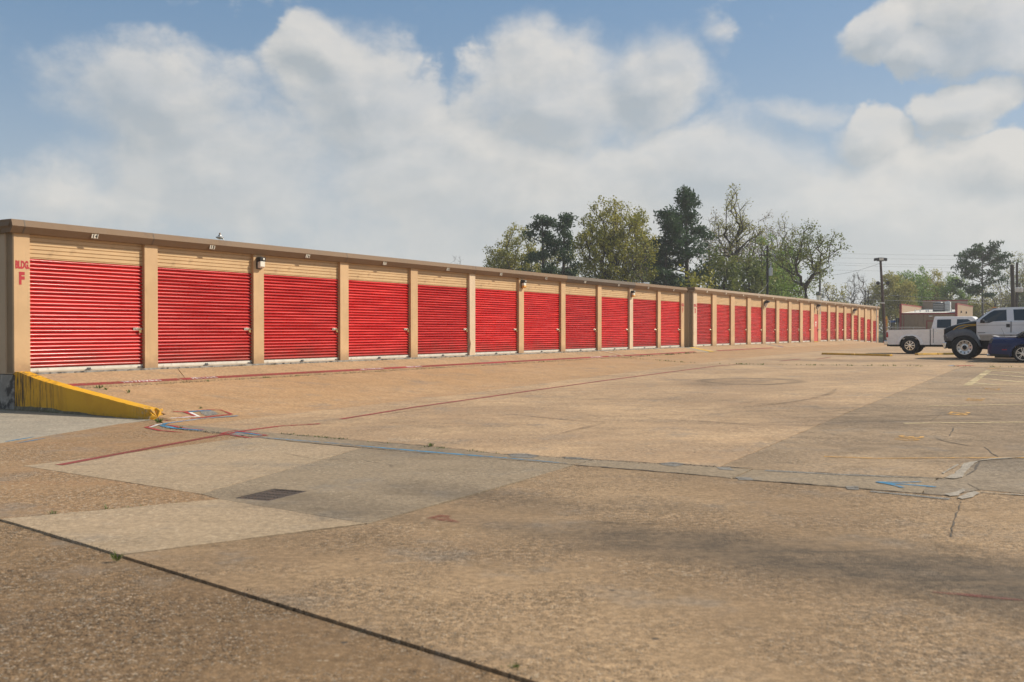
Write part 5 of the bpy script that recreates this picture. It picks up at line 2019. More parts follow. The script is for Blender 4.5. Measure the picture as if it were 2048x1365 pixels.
def blue_car():
    s, t = PG(2045.5, 725.2)
    x, y = XY(s, t)
    fw = TV
    n0 = Vector((-fw.y, fw.x))
    o = Vector((x, y)) + n0 * 0.80
    root = empty('convertible_car', (o.x, o.y, ground(s, t)), math.atan2(fw.y, fw.x))
    tag(root, 'blue convertible car with black soft top at the right edge of the lot', 'car')
    W_ = 0.93
    body = [(-1.20, 0.72), (-1.27, 0.58), (-1.26, 0.36), (-1.14, 0.24), (-0.42, 0.22)] + arc(0.0, 0.33, 0.385, 190, -10, 16)[0:] + [(0.42, 0.22), (2.32, 0.22)] + \
        arc(2.72, 0.33, 0.385, 190, -10, 16) + [(3.45, 0.24), (3.52, 0.45), (3.45, 0.72), (2.9, 0.86), (1.75, 0.95), (0.8, 0.965), (0.0, 0.99), (-0.80, 1.0), (-1.05, 1.0), (-1.10, 0.93)]
    m_ = MB()
    n = len(body)
    secs = []
    for f, zl, xl in ((-1.0, 0.70, -1.06), (-0.985, 0.80, -1.13), (-0.93, 0.90, -1.20), (-0.80, 0.97, -1.25), (-0.4, 1.1, -1.3), (0.4, 1.1, -1.3), (0.80, 0.97, -1.25), (0.93, 0.90, -1.20), (0.985, 0.80, -1.13), (1.0, 0.70, -1.06)):
        secs.append([(max(xx, xl), f * W_, min(zz, zl + (0.02 if xx > 2.9 else 0.0)) if zz > 0.66 else zz) for xx, zz in body])
    loft(m_, secs)
    m_.build('body', M['car_blue'], root, smooth=True, angle=32)
    m_ = MB()
    for sg in (-1, 1):
        m_.prism([(-1.10, 0.235), (-0.46, 0.225), (-0.46, 0.30), (-1.12, 0.33)], sg * (W_ + 0.008), sg * (W_ - 0.05), 'y')
        m_.prism([(0.46, 0.225), (2.28, 0.225), (2.28, 0.29), (0.46, 0.29)], sg * (W_ + 0.008), sg * (W_ - 0.05), 'y')
    m_.build('sill_shade', M['dark'], root)  # black strips: lower sill, with shade under the body put into the colour
    m_ = MB()
    for sg in (-1, 1):
        m_.tube([(-1.04, sg * (W_ - 0.002), 0.60), (-0.5, sg * (W_ + 0.004), 0.635), (0.4, sg * (W_ + 0.004), 0.64), (2.2, sg * (W_ + 0.002), 0.60)], 0.012, 5)
    m_.build('crease', M['car_blue'], root)
    # haunch over the rear wheel
    for cx in (0.0, 2.72):
        for sg in (-1, 1):
            fo_ = arc(cx, 0.33, 0.56, 172, 8, 16, 0.50)
            fi_ = arc(cx, 0.33, 0.385, 172, 8, 16)
            m_ = MB()
            vs = []
            for (xo, zo), (xi, zi) in zip(fo_, fi_):
                vs += [(xo, sg * (W_ - 0.004), zo), ((xo + xi) / 2, sg * (W_ + 0.022), (zo + zi) / 2), (xi, sg * (W_ + 0.026), zi), (xi, sg * (W_ - 0.08), zi)]
            k = len(fo_)
            m_.add(vs, [(i * 4 + j, i * 4 + j + 1, (i + 1) * 4 + j + 1, (i + 1) * 4 + j) for i in range(k - 1) for j in range(3)])
            m_.build('wheel_arch', M['car_blue'], root, smooth=True, angle=60)
    m_ = MB()
    m_.prism([(-1.10, 1.045), (-1.02, 1.03), (-0.84, 0.985), (-0.86, 0.975), (-1.02, 0.99)], -0.70, 0.70, 'y')
    m_.build('spoiler', M['car_silver'], root, bevel=0.008)
    m_ = MB()
    m_.prism([(-0.86, 0.99), (-0.35, 1.02), (-0.10, 1.03), (-0.10, 0.98), (-0.86, 0.97)], -0.74, 0.74, 'y')
    m_.build('trunk_lid', M['car_silver'], root, bevel=0.01)
    m_ = MB()
    secs = []
    for f in (0, 0.35, 0.7, 1.0):
        x0 = -0.32 + 0.75 * f
        x1 = 1.55 - 0.65 * f
        w = 0.80 - 0.20 * f ** 1.5
        z = 0.98 + 0.40 * f ** 0.85
        secs.append([(x0, -w * 0.85, z), (x0 + 0.1, -w, z), (x1 - 0.1, -w, z), (x1, -w * 0.85, z), (x1, w * 0.85, z), (x1 - 0.1, w, z), (x0 + 0.1, w, z), (x0, w * 0.85, z)])
    loft(m_, secs)
    m_.build('soft_top', M['softtop'], root, bevel=0.04, seg=3)
    m_ = MB()
    m_.add([(-0.30, -0.55, 1.03), (-0.30, 0.55, 1.03), (-0.02, 0.48, 1.20), (-0.02, -0.48, 1.20)], [(0, 1, 2, 3)])
    m_.build('rear_window', M['lens'], root)
    panel(root, 'window', [(0.35, 1.01), (1.35, 1.01), (1.05, 1.28), (0.60, 1.31)], lambda a, b: 0.80 - 0.20 * max(0, min(1, ((b - 0.98) / 0.40) ** (1 / 0.85))) ** 1.5, M['glass'], lift=0.012, thick=0.02)
    for sg in (-1, 1):
        for k in range(3):
            m_ = MB()
            m_.prism([(-1.20 + 0.012 * k, 0.74), (-1.10, 0.74), (-1.03, 0.93), (-1.11, 0.93)], sg * (0.935 - 0.115 * k), sg * (0.84 - 0.115 * k), 'y')
            m_.build('tail_light', M['grey_dark'], root, bevel=0.008)
    m_ = MB()
    m_.lathe([(0.045, -1.28), (0.045, -1.05)], 12, 'x', (0, -0.62, 0.27))
    m_.lathe([(0.045, -1.28), (0.045, -1.05)], 12, 'x', (0, 0.62, 0.27))
    m_.build('exhaust_tip', M['chrome'], root, smooth=True)
    m_ = MB()
    m_.tube([(-0.66, -0.62, 1.0), (-0.69, -0.62, 1.15), (-0.78, -0.62, 1.34)], [0.007, 0.005, 0.004], 5)
    m_.build('antenna', M['black'], root)
    panel(root, 'side_reflector', [(-0.72, 0.475), (-0.55, 0.475), (-0.55, 0.50), (-0.72, 0.50)], lambda a, b: W_, M['tail'], lift=0.008, thick=0.02)
    panel(root, 'door', [(0.50, 0.30), (1.65, 0.30), (1.70, 0.90), (0.42, 0.90)], lambda a, b: W_, M['car_blue'], lift=0.006, thick=0.03, bevel=0.006)
    m_ = MB()
    m_.box(-1.0, 3.3, -0.70, 0.70, 0.16, 0.5)
    m_.build('chassis', M['dark'], root)
    for sg in (-1, 1):
        m_ = MB()
        m_.box(3.36, 3.49, sg * 0.55, sg * 0.88, 0.55, 0.72)
        m_.build('headlight', M['headlens'], root, bevel=0.02)
        for xx in (0.0, 2.72):
            wheel(root, xx, sg * 0.80, 0.335, 0.245, 0.24, 'split', sg)


blue_car()

# ------------------------------------------------------------------ poles, lamps, wires
def pole_tube(root, pts, r0, r1, mat, name='pole', n=8):
    m_ = MB()
    k = len(pts)
    m_.tube(pts, [r0 + (r1 - r0) * i / (k - 1) for i in range(k)], n)
    return m_.build(name, mat, root, smooth=True)


def lot_light():
    b = Vector((*XY(*PG(1771, 691)), 0))
    s, t = ST(b.x, b.y)
    Y = 103.0
    base, top = AT(1771, 690, Y), AT(1761, 522, Y)
    root = empty('floodlight_pole', base)
    tag(root, 'leaning brown wooden pole with floodlights beyond the farther storage building', 'light pole')
    d = top - base
    pole_tube(root, [(0, 0, -0.5), d * 0.5, d], 0.19, 0.12, M['wood_pole'])
    m_ = MB()
    m_.box(d.x - 0.30, d.x + 0.30, -0.25, 0.25, d.z - 0.05, d.z + 0.32)
    fl = m_.build('flood_head', M['grey_dark'], root, bevel=0.04)
    m_ = MB()
    m_.box(d.x - 0.22, d.x + 0.22, -0.28, -0.251, d.z + 0.02, d.z + 0.26)
    m_.build('lens', M['lens'], fl)
    m_ = MB()
    for sg in (-1, 1):
        m_.prism([(d.x + sg * 0.30, d.z + 0.02), (d.x + sg * 0.62, d.z - 0.02), (d.x + sg * 0.62, d.z + 0.26), (d.x + sg * 0.30, d.z + 0.30)], -0.2, 0.2, 'y')
    m_.build('flood_wings', M['black'], root)
    za = AT(1762, 573, Y).z - base.z
    c = d * (za / d.z)
    m_ = MB()
    m_.tube([(c.x - 0.42, 0, za + 0.25), (c.x - 0.40, 0, za), (c.x + 0.45, 0, za), (c.x + 0.5, 0, za + 0.25)], 0.03, 6)
    m_.build('bracket', M['black'], root)
    for xx in (-0.48, 0.52):
        m_ = MB()
        m_.lathe([(0.0, 0.10), (0.12, 0.10), (0.20, -0.18), (0.0, -0.20)], 12, 'y', (c.x + xx, 0, za + 0.32))
        m_.build('round_flood', M['black'], root, smooth=True)


lot_light()


def utility_pole(px, ptop, Y, r, label, arm=None, can=None, group='wooden utility poles', lean=0.0, mat='wood_dark', lamp=False):
    top = AT(px, ptop, Y)
    zb = -0.6
    root = empty('utility_pole', (top.x + lean, Y, zb))
    tag(root, label, 'utility pole', group)
    h = top.z - zb
    pole_tube(root, [(0, 0, 0), (-lean * 0.5, 0, h * 0.5), (-lean, 0, h)], r, r * 0.75, M[mat])
    if arm:
        w, dz, tilt = arm
        m_ = MB()
        m_.tube([(-lean - w / 2, 0, h - dz + tilt), (-lean + w / 2, 0, h - dz - tilt)], 0.06, 4)
        ca = m_.build('crossarm', M['wood_pole'], root)
        for k in (-0.48, -0.3, 0.3, 0.48):
            m_ = MB()
            m_.lathe([(0.0, 0.22), (0.05, 0.2), (0.06, 0.12), (0.03, 0.05), (0.03, 0.0)], 8, 'z', (-lean + w * k, 0, h - dz - tilt * 2 * k))
            m_.build('insulator', M['galv_pale'], ca, smooth=True)
        m_ = MB()
        m_.tube([(-lean + 0.1, -0.1, h - dz - 0.7), (-lean + w * 0.3, -0.1, h - dz - 0.1)], 0.025, 4)
        m_.build('brace', M['galv'], ca)
    for k, (cx, cz, cr, ch) in enumerate(can or []):
        m_ = MB()
        m_.lathe([(0.0, ch), (cr * 0.7, ch), (cr, ch * 0.93), (cr, 0.05), (cr * 0.9, 0.0), (0.0, 0.0)], 14, 'z', (-lean + cx, -0.05, h - cz))
        tr = m_.build('transformer', M['galv_pale'], root, smooth=True)
        m_ = MB()
        m_.lathe([(0.0, 0.5), (0.05, 0.48), (0.07, 0.0)], 8, 'z', (-lean + cx, -0.05, h - cz + ch))
        m_.build('bushing', M['galv_pale'], tr, smooth=True)
    if lamp:
        m_ = MB()
        m_.tube([(-lean, 0, h - 1.75), (-lean + 0.6, 0, h - 1.55), (-lean + 0.75, 0, h - 1.35)], 0.03, 6)
        m_.box(-lean + 0.62, -lean + 0.9, -0.12, 0.12, h - 1.42, h - 1.2)
        m_.build('lamp_arm', M['galv_pale'], root)
    return root


utility_pole(1535, 492, 95, 0.135, 'dark utility pole with crossarm and grey transformer in front of the green trees', (1.65, 0.92, 0.06), [(0.30, 2.85, 0.2, 0.75)], lamp=True)
utility_pole(1640, 523, 118, 0.14, 'slim dark utility pole with small can, right of the thick trunked tree', None, [(0.40, 4.3, 0.18, 0.45)], mat='wood_dark')
utility_pole(2024, 530, 105, 0.26, 'thick black pole with cut top behind the silver truck', None, None, lean=0.35)
utility_pole(2034, 526, 112, 0.17, 'pole carrying pale transformer cans behind the silver truck', None, [(0.05, 3.3, 0.22, 0.55), (0.45, 3.3, 0.22, 0.55)])
utility_pole(1730.5, 580, 130, 0.10, 'thin post of a pair joined by a cable, left one', None, None)
utility_pole(1736.5, 581, 131, 0.10, 'thin post of a pair joined by a cable, right one', None, None)

# service drop from the transformer pole
def cable(name, label, a, b, sag, r=0.02, group='overhead cables', n=14):
    pts = []
    for i in range(n + 1):
        f = i / n
        p = a + (b - a) * f
        p.z -= sag * 4 * f * (1 - f)
        pts.append(p)
    m_ = MB()
    m_.tube(pts, r, 4, cap=False)
    return tag(m_.build(name, M['wire']), label, 'cable', group)


cable('power_line', 'pale service cable drooping from the transformer pole to the roof', AT(1538, 562, 95), AT(1500, 592, 80), 0.4, 0.03)
wy = [(503, 507, 'top one'), (513, 512, 'second'), (522, 527, 'third'), (526, 533, 'fourth'), (537, 538, 'fifth')]
for (ya, yb, nm) in wy:
    cable('power_line', {'top one': 'topmost thin cable crossing the pale sky above the floodlight pole', 'second': 'thin cable just below the topmost one in the pale sky',
                         'third': 'thin cable at the height of the floodlight pole head, upper of two', 'fourth': 'thin cable at the height of the floodlight pole head, lower of two',
                         'fifth': 'lowest thin cable crossing just below the floodlight pole head'}[nm], AT(1560, ya, 150), AT(2300, yb, 150), 0.5, 0.010)
cable('power_line', 'thin cable rising to the floodlight pole from the left', AT(1641, 552, 118), AT(1760, 527, 103), 0.3, 0.012)
cable('power_line', 'dark bundled cable across the trees, upper of the low pair', AT(1736, 588, 131), AT(2300, 600, 131), 0.5, 0.028)
cable('power_line', 'dark bundled cable across the trees, lower of the low pair', AT(1641, 596, 118), AT(2300, 606, 131), 0.3, 0.026)


def street_lamp(px, py, Y, label, sg=-1, h=6.0, mat='galv'):
    top = AT(px, py, Y)
    zb = -0.5
    root = empty('street_lamp', (top.x, Y, zb))
    tag(root, label, 'street lamp', 'lamps rising behind the storage buildings')
    H = top.z - zb
    pole_tube(root, [(0, 0, 0), (0, 0, H - 0.55), (sg * 0.10, 0, H - 0.15), (sg * 0.18, 0, H)], 0.03, 0.02, M[mat])
    m_ = MB()
    m_.lathe([(0.0, 0.08), (0.06, 0.075), (0.08, 0.025), (0.165, -0.015), (0.17, -0.04), (0.15, -0.05)], 18, 'z', (sg * 0.26, 0, H))
    hd = m_.build('lamp_head', M[mat], root, smooth=True)
    m_ = MB()
    m_.lathe([(0.0, -0.11), (0.075, -0.10), (0.14, -0.05)], 16, 'z', (sg * 0.26, 0, H))
    m_.build('lens', M['lens'], hd, smooth=True)
    m_ = MB()
    m_.lathe([(0.0, 0.17), (0.035, 0.165), (0.04, 0.075)], 10, 'z', (sg * 0.26, 0, H))
    m_.build('photocell', M['wall_tan'], hd, smooth=True)


street_lamp(452, 474, 42, 'grey yard lamp with dish head above the roof of BLDG. F')


def small_lamp(px, py, Y, label):
    top = AT(px, py, Y)
    root = empty('street_lamp', (top.x, Y, 0))
    tag(root, label, 'street lamp', 'lamps rising behind the storage buildings')
    pole_tube(root, [(0, 0, 0), (0, 0, top.z - 0.8)], 0.06, 0.05, M['galv'])
    m_ = MB()
    m_.lathe([(0.05, -0.85), (0.16, -0.8), (0.22, -0.30), (0.18, -0.29)], 12, 'z', (0, 0, top.z))
    m_.build('lens', M['lens'], root, smooth=True)
    m_ = MB()
    m_.lathe([(0.0, 0.08), (0.2, 0.04), (0.27, -0.1), (0.24, -0.32), (0.0, -0.30)], 12, 'z', (0, 0, top.z))
    m_.build('lamp_cap', M['grey_dark'], root, smooth=True)


small_lamp(1637, 585, 98, 'post top lamp with dark cap, left of the slim utility pole')


def gooseneck():
    Y = 100.0
    b = AT(1753, 616, Y)
    root = empty('street_lamp', (b.x, Y, 0))
    tag(root, 'white curved arm lamp behind the far end of the farther building', 'street lamp', 'lamps rising behind the storage buildings')
    z = b.z
    pole_tube(root, [(0, 0, 0), (0, 0, z), (0.05, 0, z + 0.30), (0.22, 0, z + 0.48), (0.48, 0, z + 0.50)], 0.05, 0.04, M['galv_pale'])
    m_ = MB()
    m_.prism([(0.44, z + 0.54), (0.80, z + 0.50), (0.84, z + 0.40), (0.48, z + 0.42)], -0.1, 0.1, 'y')
    m_.build('lamp_head', M['galv_pale'], root, bevel=0.02)


gooseneck()


def vent_box():
    Y = 62.0
    b = AT(1295, 580, Y)
    root = empty('roof_vent', (b.x, Y, 2.0))
    tag(root, 'dark post with small white box on top above the roof of BLDG. F', 'vent')
    z = b.z - 2.0
    m_ = MB()
    m_.box(-0.09, 0.09, -0.09, 0.09, 0, z + 0.32)
    m_.build('post', M['grey_dark'], root)
    m_ = MB()
    m_.box(-0.25, 0.10, -0.12, 0.12, z + 0.32, z + 0.46)
    m_.build('box', M['white'], root, bevel=0.01)


vent_box()

# ------------------------------------------------------------------ far shop building beyond the pickup
def shop():
    c = AT(1799.5, 661, 115)
    root = empty('shop_building', (c.x, c.y, 0.0), math.atan2(TV.y, TV.x))
    # local x = along +t, local y = along +s (away), z up from the lot's zero
    tag(root, 'low tan shop building with dark red trim and rooftop air conditioner', 'building')
    W_, D_ = 6.05, 16.0
    ze, zp, zb = CAM_Z + 1.95, CAM_Z + 3.05, -0.6
    zr = CAM_Z + 3.0
    zk = CAM_Z + 3.85
    n = 12
    for i in range(n):
        m_ = MB()
        m_.box(0.14 + (W_ - 0.28) * i / n + 0.005, 0.14 + (W_ - 0.28) * (i + 1) / n - 0.005, 0.0, 0.1, zb, ze - 0.13)
        m_.build('wall_panel', M['wall_brown'], root)
    m_ = MB()
    m_.box(0.1, W_ - 0.1, 0.12, D_ - 0.1, zb, ze - 0.1)
    m_.build('wall', M['wall_brown'], root)
    # parapet walls left and right
    for (x0, x1) in ((0.0, 0.14), (W_ - 0.14, W_)):
        k = 14
        for i in range(k):
            m_ = MB()
            m_.box(x0, x1, 0.2 + (D_ - 0.2) * i / k + 0.004, 0.2 + (D_ - 0.2) * (i + 1) / k - 0.004, zb, zp - 0.11)
            m_.build('parapet_panel', M['wall_tan'], root)
        m_ = MB()
        m_.box(x0 - 0.03, x1 + 0.03, 0.0, D_ + 0.05, zp - 0.11, zp)
        m_.build('red_cap', M['trim_red'], root)
        m_ = MB()
        m_.box(x0 - 0.04, x1 + 0.06, -0.05, 0.19, zb, zp - 0.115)
        m_.build('corner_trim', M['trim_red'], root)
    m_ = MB()
    m_.box(0.16, W_ - 0.2, -0.06, 0.12, ze - 0.12, ze + 0.03)
    m_.build('eave_trim', M['trim_red'], root)
    m_ = MB()
    m_.box(0.40, 0.47, -0.03, -0.002, zb, ze - 0.13)
    m_.build('downpipe', M['trim_red'], root)
    m_ = MB()
    m_.add([(0.15, -0.02, ze + 0.04), (W_ - 0.15, -0.02, ze + 0.04), (W_ - 0.15, D_ - 0.2, zr - 0.35), (0.15, D_ - 0.2, zr - 0.35)], [(0, 1, 2, 3)])
    m_.build('roof', M['roof_white'], root)
    m_ = MB()
    m_.box(0.15, W_ - 0.6, D_ - 0.1, D_ + 0.1, zb, zk - 0.12)
    m_.build('back_parapet', M['wall_brown'], root)
    m_ = MB()
    m_.box(0.12, W_ - 0.55, D_ - 0.14, D_ + 0.14, zk - 0.12, zk)
    m_.build('red_cap', M['trim_red'], root)
    rz = lambda yy: ze + 0.04 + (zr - 0.39 - ze) * yy / D_
    # rooftop air conditioners
    for (x, y, w, d, h, mt, nm) in ((2.85, 5.0, 1.25, 1.0, 1.05, 'grey_dark', 'air_conditioner'), (4.10, 5.3, 0.62, 0.8, 1.15, 'galv_pale', 'air_conditioner')):
        m_ = MB()
        m_.box(x, x + w, y, y + d, rz(y) - 0.1, rz(y) + h)
        a = m_.build(nm, M[mt], root, bevel=0.03)
        m_ = MB()
        for k in range(4):
            m_.box(x + 0.06, x + w - 0.06, y - 0.02, y - 0.001, rz(y) + 0.2 + k * 0.2, rz(y) + 0.28 + k * 0.2)
        m_.build('grille', M['galv'], a)
        m_ = MB()
        m_.lathe([(0.0, 0.10), (w * 0.3, 0.08), (w * 0.33, 0.0)], 14, 'z', (x + w / 2, y + d / 2, rz(y) + h))
        m_.build('fan_guard', M['galv'], a)
    m_ = MB()
    for xx, yy in ((1.7, 3.4), (2.2, 4.5), (2.4, 4.6), (5.0, 4.0), (1.2, 3.0)):
        m_.lathe([(0.0, 0.35), (0.07, 0.33), (0.05, 0.0)], 8, 'z', (xx, yy, rz(yy)))
    m_.tube([(1.2, 3.9, rz(3.9) + 0.2), (2.85, 4.9, rz(4.9) + 0.3)], 0.04, 6)
    m_.build('roof_pipes', M['galv_pale'], root)
    m_ = MB()
    m_.prism([(0.0, ze - 0.42), (-0.18, ze - 0.40), (-0.14, ze - 0.30), (0.0, ze - 0.28)], 3.15, 3.5, 'x')
    m_.build('wall_lamp', M['lens'], root)
    m_ = MB()
    m_.box(2.85, 2.97, -0.03, -0.002, zb, ze - 0.95)
    m_.box(2.85, 4.1, -0.031, -0.003, ze - 0.95, ze - 0.83)
    m_.build('red_door_frame', M['trim_red'], root)
    m_ = MB()
    for yy in (3.5, 8.5):
        m_.box(W_, W_ + 0.12, yy, yy + 0.18, zp - 1.05, zp - 0.8)
    m_.build('wall_lamp', M['black'], root)


shop()

# red pipe rails with letters standing between the shop and the pickup
def pipe_rail():
    a = AT(1896, 661, 92)
    root = empty('pipe_rail', (a.x, a.y, 0.2))
    tag(root, 'dark red pipe rail beside the shop building behind the pickup cab', 'rail')
    z1, z2 = CAM_Z - 0.2 + 1.15, CAM_Z - 0.2 + 0.75
    m_ = MB()
    m_.tube([(0, 0, 0), (0, 0, z1), (2.0, 0, z1 + 0.06)], 0.03, 6)
    m_.build('post', M['trim_red'], root)
    m_ = MB()
    m_.box(0.5, 1.55, -0.04, 0.04, z2 - 0.14, z2 + 0.10)
    m_.build('red_board', M['trim_red'], root)


pipe_rail()

# feather flag, kiosk, signal, fence, bank
def feather_flag():
    Y = 112.0
    b = AT(1772, 672, Y)
    root = empty('feather_flag', (b.x, b.y, -0.3))
    tag(root, 'tall yellow and red feather flag beside the wooden floodlight pole', 'flag')
    z0, z1 = AT(1772, 661, Y).z + 0.3, AT(1772, 632, Y).z + 0.3
    pole_tube(root, [(0.22, 0.02, 0), (0.22, 0.02, z1 - 0.3), (0.05, 0.02, z1)], 0.02, 0.012, M['galv_pale'])
    m_ = MB()
    sh = [(0.2, z0), (-0.16, z0 + 0.05), (-0.17, z0 + 1.0), (-0.06, z0 + 1.5), (0.08, z1), (0.19, z1 - 0.35)]
    m_.prism(sh, -0.006, 0.006, 'y')
    c = m_.build('cloth', M['flag_y'], root)
    m_ = MB()
    for k in range(5):
        zz = z0 + 0.14 + k * 0.23
        m_.prism([(-0.09, zz), (0.11, zz + 0.04), (0.11, zz + 0.17), (-0.09, zz + 0.13)], -0.008, -0.0062, 'y')
    m_.box(-0.16, 0.2, -0.0075, 0.0075, z0 - 0.12, z0 + 0.02)
    m_.build('red_marks', M['flag_r'], c)


feather_flag()


def kiosk():
    Y = 128.0
    b = AT(1792, 672, Y)
    root = empty('kiosk', (b.x, b.y, -0.5))
    tag(root, 'small open kiosk with blue canopy, left of the shop building', 'kiosk')
    zt = AT(1792, 645, Y).z + 0.5
    m_ = MB()
    m_.box(-0.65, 0.55, -0.6, 0.6, zt - 0.02, zt + 0.22)
    m_.build('canopy', M['sign_blue'], root)
    for xx in (-0.5, 0.05):
        m_ = MB()
        m_.box(xx, xx + 0.22, -0.3, -0.1, 0, zt - 0.02)
        m_.build('pillar', M['wall_tan'], root)
    m_ = MB()
    m_.box(-0.9, 0.6, -0.9, -0.8, 0.2, zt - 0.95)
    m_.build('counter', M['plate'], root)


kiosk()


def signal():
    Y = 120.0
    b = AT(1795, 672, Y)
    root = empty('sign_post', (b.x, b.y, -0.4))
    tag(root, 'black boxed sign back on a pale post beside the kiosk', 'sign')
    zt = AT(1795, 638, Y).z + 0.4
    pole_tube(root, [(0, 0, 0), (0, 0, zt + 0.2)], 0.04, 0.04, M['galv_pale'])
    m_ = MB()
    m_.box(-0.22, -0.05, -0.08, 0.08, zt - 0.45, zt + 0.1)
    m_.box(0.05, 0.2, -0.08, 0.08, zt - 0.45, zt + 0.1)
    m_.build('sign_box', M['black'], root, bevel=0.02)


signal()


def fence():
    Y = 106.0
    a, b = AT(1757, 661, Y), AT(1850, 661, Y)
    z0, z1 = 0.0, AT(1770, 655, Y).z
    root = empty('chain_link_fence', (a.x, Y, z0))
    tag(root, 'grey chain link fence between the farther storage building and the shop', 'fence')
    L = b.x - a.x
    H = z1 - z0
    n = 4
    for i in range(n + 1):
        pole_tube(root, [(L * i / n, 0, -0.6), (L * i / n, 0, H + (1.3 if i == 1 else 0.05))], 0.035, 0.03, M['galv'], 'post')
    m_ = MB()
    m_.tube([(0, 0, H), (L, 0, H)], 0.03, 6)
    m_.build('top_rail', M['galv'], root)
    m_ = MB()
    k = int((L + H) / 0.16)
    for i in range(k):
        for sg in (1, -1):
            x0 = i * 0.16 - (H if sg == 1 else 0)
            xa, za, xb, zb_ = x0, 0.0, x0 + H, H
            if sg == -1:
                xa, xb = x0, x0 - H
            lo, hi = 0.0, L
            def clip(xa, za, xb, zb_):
                pts = []
                for f in (0.0, 1.0):
                    pts.append([xa + (xb - xa) * f, za + (zb_ - za) * f])
                for p, q in ((0, 1), (1, 0)):
                    for lim, s_ in ((lo, 1), (hi, -1)):
                        if (pts[p][0] - lim) * s_ < 0:
                            f = (lim - pts[p][0]) / (pts[q][0] - pts[p][0])
                            if f < 0 or f > 1:
                                return None
                            pts[p][1] += (pts[q][1] - pts[p][1]) * f
                            pts[p][0] = lim
                return pts
            c = clip(xa, za, xb, zb_)
            if c:
                m_.tube([(c[0][0], 0.0, c[0][1]), (c[1][0], 0.0, c[1][1])], 0.007, 3, cap=False)
    o = m_.build('mesh_wire', M['galv'], root, recalc=False)
    o['kind'] = 'stuff'


fence()

# grass bank beyond the fence
m_ = MB()
Yg = [108, 114, 122, 140]
zg = [-0.55, -0.1, 0.75, 1.2]
n = 16
vs = []
for yy, zz in zip(Yg, zg):
    for i in range(n + 1):
        x = 34 + (64 - 34) * i / n
        vs.append((x, yy, zz + rs.uniform(-0.1, 0.1)))
m_.add(vs, [(j * (n + 1) + i, j * (n + 1) + i + 1, (j + 1) * (n + 1) + i + 1, (j + 1) * (n + 1) + i) for j in range(3) for i in range(n)])
tag(m_.build('grass', M['grass'], smooth=True), kind='structure')

# ------------------------------------------------------------------ trees
def quads(P, N1, N2):
    """arrays of centres and two half axes -> diamond quads"""
    v = np.stack([P - N1, P - N2, P + N1, P + N2], 1).reshape(-1, 3)
    return v


def fast_mesh(name, v, k):
    n = len(v) // k
    me = bpy.data.meshes.new(name)
    me.vertices.add(len(v))
    me.vertices.foreach_set('co', v.astype(np.float32).ravel())
    me.loops.add(n * k)
    me.loops.foreach_set('vertex_index', np.arange(n * k, dtype=np.int32))
    me.polygons.add(n)
    me.polygons.foreach_set('loop_start', np.arange(0, n * k, k, dtype=np.int32))
    me.update(calc_edges=True)
    return me


def leaf_cloud(rg, pts, per, rad, size, flat=1.0, up=0.0, long=1.0):
    pts = np.asarray(pts, float)
    if not len(pts):
        return np.zeros((0, 3))
    P = np.repeat(pts, per, 0)
    off = rg.normal(size=P.shape)
    off /= np.linalg.norm(off, axis=1, keepdims=True) + 1e-9
    off *= (rg.random((len(P), 1)) ** 0.5) * rad
    off[:, 2] *= flat
    P = P + off
    a = rg.normal(size=P.shape)
    a[:, 2] += up
    a /= np.linalg.norm(a, axis=1, keepdims=True)
    b = np.cross(a, rg.normal(size=P.shape))
    b /= np.linalg.norm(b, axis=1, keepdims=True) + 1e-9
    s = size * (0.6 + 0.8 * rg.random((len(P), 1)))
    return quads(P, a * s * long, b * s * 0.62 / max(1, long * 0.8))


